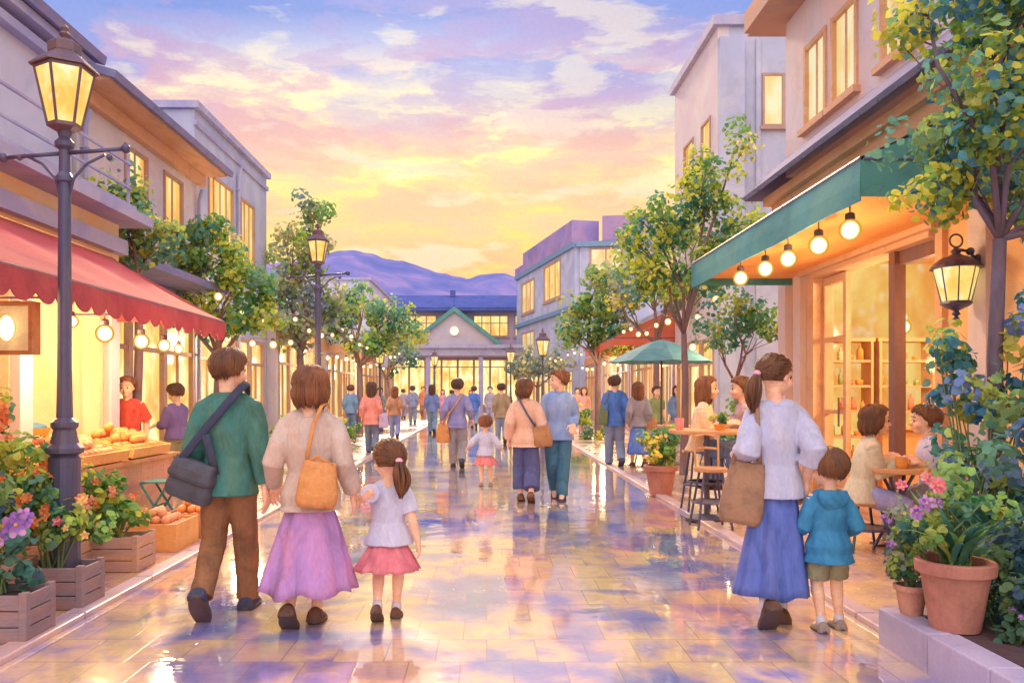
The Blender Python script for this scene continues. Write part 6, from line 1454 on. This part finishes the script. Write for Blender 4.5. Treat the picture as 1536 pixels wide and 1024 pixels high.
    stool('bar stool under the laughing woman in the cream jacket', at(1050, 9.35), 9.38, .74, .17, False)
    stool('bar stool under the person in the dusty pink top', at(1122, 9.35), 9.35, .74, .17, False)
    stool('stool under the woman in the sage vest at the cafe window', at(1296, 7.1), 7.1, .44, .18, False, name='stool')
    stool('stool under the child in the pale lilac top', at(1402, 7.2), 7.2, .45, .17, False, name='stool')
    # table under the parasol and empty chairs
    round_table('distant round table under the teal parasol', UX+.15, UY-.25, .76, .42, 'pedestal')
    for (dx, dy, yw, l) in ((-.55, .1, -90, 'left empty chair at the table under the teal parasol'), (.75, -.2, 90, 'right empty chair at the table under the teal parasol')): stool(l, UX+.15+dx, UY-.25+dy, .45, .19, True, yw, name='cafe_chair')
    # things on the tables
    def cup(name, label, X, Y, Z, r, h, mt, handle=True, cat='cup'):
        o = root(name, (X, Y, Z), 0, label, cat); m = MB(); m.lathe([(r*.75, 0), (r*.95, h*.25), (r, h*.9), (r, h), (r*.88, h), (r*.85, h*.2), (.005, h*.12)], (0, 0, 0), 20); m.build('cup_body', mt, o)
        if handle: m = MB(); m.tube([(r*.9, 0, h*.8), (r*1.4, 0, h*.75), (r*1.45, 0, h*.4), (r*.9, 0, h*.25)], r*.13, 6); m.build('handle', mt, o)
        return o
    OR = pig('glaze_orange', srgb(240, 156, 72), rough=.3, var=.15, spec=.5)
    cup('mug', 'orange mug on the small round cafe table', at(1352, 6.86), 6.86, .76, .052, .095, OR)
    cup('saucer_cup', 'small cream cup beside the orange mug', at(1382, 7.05), 7.05, .76, .035, .05, pig('cream_ware', srgb(250, 226, 180), var=.1))
    cup('drinking_glass', 'rose coloured glass at the left of the tall round table', at(1019, 8.75), 8.75, 1.004, .05, .13, pig('glass_rose', srgb(236, 150, 140), rough=.15, spec=.6), False, 'glass')
    bush('herb_pot', 'little green herb in an orange bowl on the tall round table', at(1080, 8.62), 8.62, 1.004, [(0, 0, .06, .09, .08, .06)], PAL['mid'], leaf=.024, seed=61, pot=('pot', .075, .07, OR), cl=.04, nl=10)
    # stall counter and trays
    o = root('market_counter', (-4.1, 7.9, .018), 0, 'long wooden market counter carrying the sloping fruit trays', 'counter')
    m = MB()
    for k in range(6): m.rect(-.48+k*.16, -.48+k*.16+.156, -1.45, 1.55, .66, .70)
    m.build('counter_top', WOOD_T, o)
    m = MB()
    for k in range(10): m.rect(.40, .42, -1.4+k*.29, -1.4+k*.29+.285, .02, .655)
    m.build('front_panel', pig('wood_rose', srgb(206, 156, 130), scale=3, var=.22, tint=srgb(226, 176, 140), stretch=(1, .4, 1)), o)
    for sx in (-.42, .36):
        for y in (-1.38, 0, 1.46): m = MB(); m.box((sx, y, .33), (.07, .07, .655)); m.build('leg', WOOD_T, o)
    def tray(label, X, Y, Z, w, d, h, tilt, mt, n_fruit, fr, fm, flabel, fgroup, seed, yaw=0, name='fruit_tray', fcat='fruit', fname='orange'):
        o = root(name, (X, Y, Z), R(yaw), label, 'tray'); o.rotation_euler = (0, R(tilt), R(yaw)); m = MB()
        m.rect(-w/2, w/2, -d/2, d/2, 0, .015); m.build('tray_base', mt, o); m = MB()
        m.rect(-w/2, -w/2+.02, -d/2, d/2, .016, h); m.rect(w/2-.02, w/2, -d/2, d/2, .016, h); m.rect(-w/2+.021, w/2-.021, -d/2, -d/2+.02, .016, h-.002); m.rect(-w/2+.021, w/2-.021, d/2-.02, d/2, .016, h-.002); m.build('tray_side', mt, o)
        r = random.Random(seed); Mw = Euler((0, R(tilt), R(yaw))).to_matrix(); proto = None
        nx = int((w-.06)/(fr*2.02)); ny = int((d-.06)/(fr*2.02)); lay = 0; placed = 0
        while placed < n_fruit and lay < 3:
            for i in range(nx-lay):
                for j in range(ny-lay):
                    if placed >= n_fruit: break
                    if lay and r.random() < .25*lay: continue
                    p = Vector((-w/2+.03+fr+(i+lay*.5)*fr*2.02+r.uniform(-.004, .004), -d/2+.03+fr+(j+lay*.5)*fr*2.02+r.uniform(-.004, .004), .016+fr+lay*fr*1.5))
                    wp = Mw @ p+Vector((X, Y, Z))
                    if proto is None:
                        q = MB(); q.ell((0, 0, 0), (fr, fr, fr*.92), 14, 10); q.tube([(0, 0, fr*.86), (0, 0, fr*.98)], fr*.08, 5); f = q.build(fname, fm[0], None, smooth=True); proto = f; f.data.materials.append(fm[-1])
                    else: f = proto.copy(); COL.objects.link(f)
                    f.location = wp; f.rotation_euler = (r.uniform(-.5, .5), r.uniform(-.5, .5), r.uniform(0, 6)); tag(f, flabel, fcat, fgroup); placed += 1
            lay += 1
    ORG = [pig('orange_peel', srgb(242, 156, 88), scale=12, var=.15, tint=srgb(246, 186, 120), rough=.5)]; PCH = [pig('peach_skin', srgb(246, 180, 130), scale=14, var=.15, tint=srgb(240, 140, 110), rough=.6)]
    APP = [pig('apple_red', srgb(222, 104, 84), scale=12, var=.2, tint=srgb(240, 160, 100), rough=.4)]; LIM = [pig('lime_green', srgb(160, 186, 96), scale=14, var=.2, rough=.5)]
    WT2 = pig('tray_wood', srgb(232, 170, 104), scale=4, var=.2, tint=srgb(244, 190, 120), stretch=(.4, 1, 1))
    tray('sloping wooden tray heaped with oranges at the far end of the counter', -3.92, 8.65, .80, .62, .95, .10, 12, WT2, 60, .052, ORG, 'orange heaped in the far sloping tray', 'oranges in the far sloping tray', 1)
    tray('sloping wooden tray of peaches next to the lamp post', -3.92, 7.6, .80, .62, .95, .10, 12, WT2, 62, .05, PCH, 'peach in the tray next to the lamp post', 'peaches in the tray next to the lamp post', 2, fname='peach')
    tray('low wooden tray of green limes at the near end of the counter', -4.25, 6.75, .80, .5, .6, .09, 10, WT2, 34, .042, LIM, 'green lime in the near counter tray', 'limes in the near counter tray', 3, fname='lime')
    o = root('basket_stand', (-5.35, 9.35, .018), 0, 'yellow bowl of blue wrapped goods on a slim stand inside the shop', 'bowl'); m = MB(); m.lathe([(.12, .0), (.13, .02), (.02, .05), (.02, .78), (.05, .8)], (0, 0, 0), 16); m.build('stand', WOOD_T, o)
    m = MB(); m.lathe([(.06, .8), (.19, .88), (.23, .98), (.21, .98), (.17, .9), (.01, .84)], (0, 0, 0), 24); m.build('bowl', pig('glaze_ochre', srgb(222, 170, 70), var=.15), o); m = MB(); m.ell((0, 0, .98), (.2, .2, .07), 18, 8); m.build('cloth', pig('cloth_blue', srgb(96, 150, 190)), o, smooth=True)
    # teal folding stand
    o = root('folding_stand', (-3.40, 8.35, .018), R(90), 'teal metal folding stand in front of the market counter', 'stand'); TM = pig('teal_metal', srgb(56, 136, 132), rough=.4, var=.2, spec=.5)
    for s_ in (-1, 1):
        m = MB(); 
        for sx in (-.17, .17): m.tube([(sx, -.14*s_, .0), (sx, .14*s_, .46)], .013, 8)
        m.tube([(-.17, .14*s_, .46), (.17, .14*s_, .46)], .013, 8); m.tube([(-.17, -.09*s_, .08), (.17, -.09*s_, .08)], .011, 8); m.tube([(-.17, .0, .23), (.17, 0, .23)], .010, 8); m.build('frame', TM, o)
    m = MB(); m.rect(-.18, .18, -.14, .14, .465, .48); m.build('seat', TM, o)
    # fruit crates on the pavement
    tray('wooden crate of peach coloured fruit on the pavement behind the pale planter', -2.92, 7.25, .02, .42, .55, .24, 0, WT2, 0, .045, PCH, '', '', 5, name='fruit_crate')
    tray('farther wooden crate of orange fruit on the pavement by the kerb', -2.86, 7.92, .02, .42, .6, .24, 0, BXW(), 0, .045, ORG, '', '', 6, name='fruit_crate')
    r = random.Random(5)
    def heap(X, Y, w, d, z, fr, mt, n, label, group, fname):
        q = MB(); q.ell((0, 0, 0), (fr, fr, fr*.92), 14, 10); f = q.build(fname, mt, None, smooth=True); i = 0
        nx, ny = int(w/(fr*2)), int(d/(fr*2))
        for lay in range(3):
            for a in range(nx-lay):
                for b in range(ny-lay):
                    if i >= n: break
                    g = f if i == 0 else f.copy()
                    if i: COL.objects.link(g)
                    g.location = (X-w/2+fr+(a+lay*.5)*fr*2.0+r.uniform(-.004, .004), Y-d/2+fr+(b+lay*.5)*fr*2.0+r.uniform(-.004, .004), z+fr+lay*fr*1.5); g.rotation_euler = (r.uniform(-1, 1), r.uniform(-1, 1), 0); tag(g, label, 'fruit', group); i += 1
    heap(-2.92, 7.25, .36, .48, .17, .042, PCH[0], 36, 'peach piled in the pavement crate behind the pale planter', 'peaches in the pavement crate', 'peach')
    heap(-2.86, 7.92, .36, .52, .17, .045, ORG[0], 34, 'orange piled in the farther pavement crate', 'oranges in the pavement crate', 'orange')
    for (x, y) in ((-2.92, 7.25), (-2.86, 7.92)):
        pass
    RED = pig('canvas_red', srgb(214, 116, 116), scale=1.4, var=.16, tint=srgb(232, 146, 124), stretch=(1, .35, 1), trans=.3)
    RED2 = pig('canvas_red_deep', srgb(198, 98, 104), scale=2.2, var=.2, tint=srgb(216, 124, 120), trans=.35)
    awning('market_awning', 'red awning with a scalloped edge sloping over the fruit stall', FacL(-4.6, 0), 2.6, 9.75, 3.05, 2.27, 1.4, .23, RED, RED2, scallop=.27, soft=True)
def BXW(): return pig('crate_wood', srgb(206, 150, 112), scale=4, var=.2, tint=srgb(190, 140, 120), stretch=(.4, 1, 1))
# ------------------------------------------------------------------ put together
def main():
    sky(); ground(); hills()
    cast()
    buildings()
    planting()
    furniture()
    l = bpy.data.lights.new('sun', 'SUN'); l.energy = 3.0; l.angle = R(7); l.color = (1, .72, .42)
    o = bpy.data.objects.new('sun', l); COL.objects.link(o)
    d = Vector((math.sin(R(-6))*math.cos(R(28)), math.cos(R(-6))*math.cos(R(28)), math.sin(R(28))))   # towards the sun
    o.rotation_euler = d.to_track_quat('Z', 'Y').to_euler(); o.location = (0, 30, 30)
    c = bpy.data.cameras.new('camera'); co = bpy.data.objects.new('camera', c); COL.objects.link(co)
    co.location = (0, 0, EYE); co.rotation_euler = (R(90), 0, 0)
    c.sensor_width = 36; c.lens = 36*FPX/1536; c.shift_x = 38/1536; c.shift_y = 78/1536; c.clip_end = 6000; c.clip_start = .05
    scn.camera = co
    scn.view_settings.view_transform = 'Standard'; scn.view_settings.look = 'None'; scn.view_settings.exposure = 0; scn.view_settings.gamma = 1
    scn.render.engine = 'CYCLES'; cy = scn.cycles
    cy.max_bounces = 6; cy.diffuse_bounces = 3; cy.glossy_bounces = 3; cy.transmission_bounces = 4; cy.transparent_max_bounces = 8
    cy.sample_clamp_indirect = 4; cy.caustics_reflective = False; cy.caustics_refractive = False; cy.use_denoising = True
main()
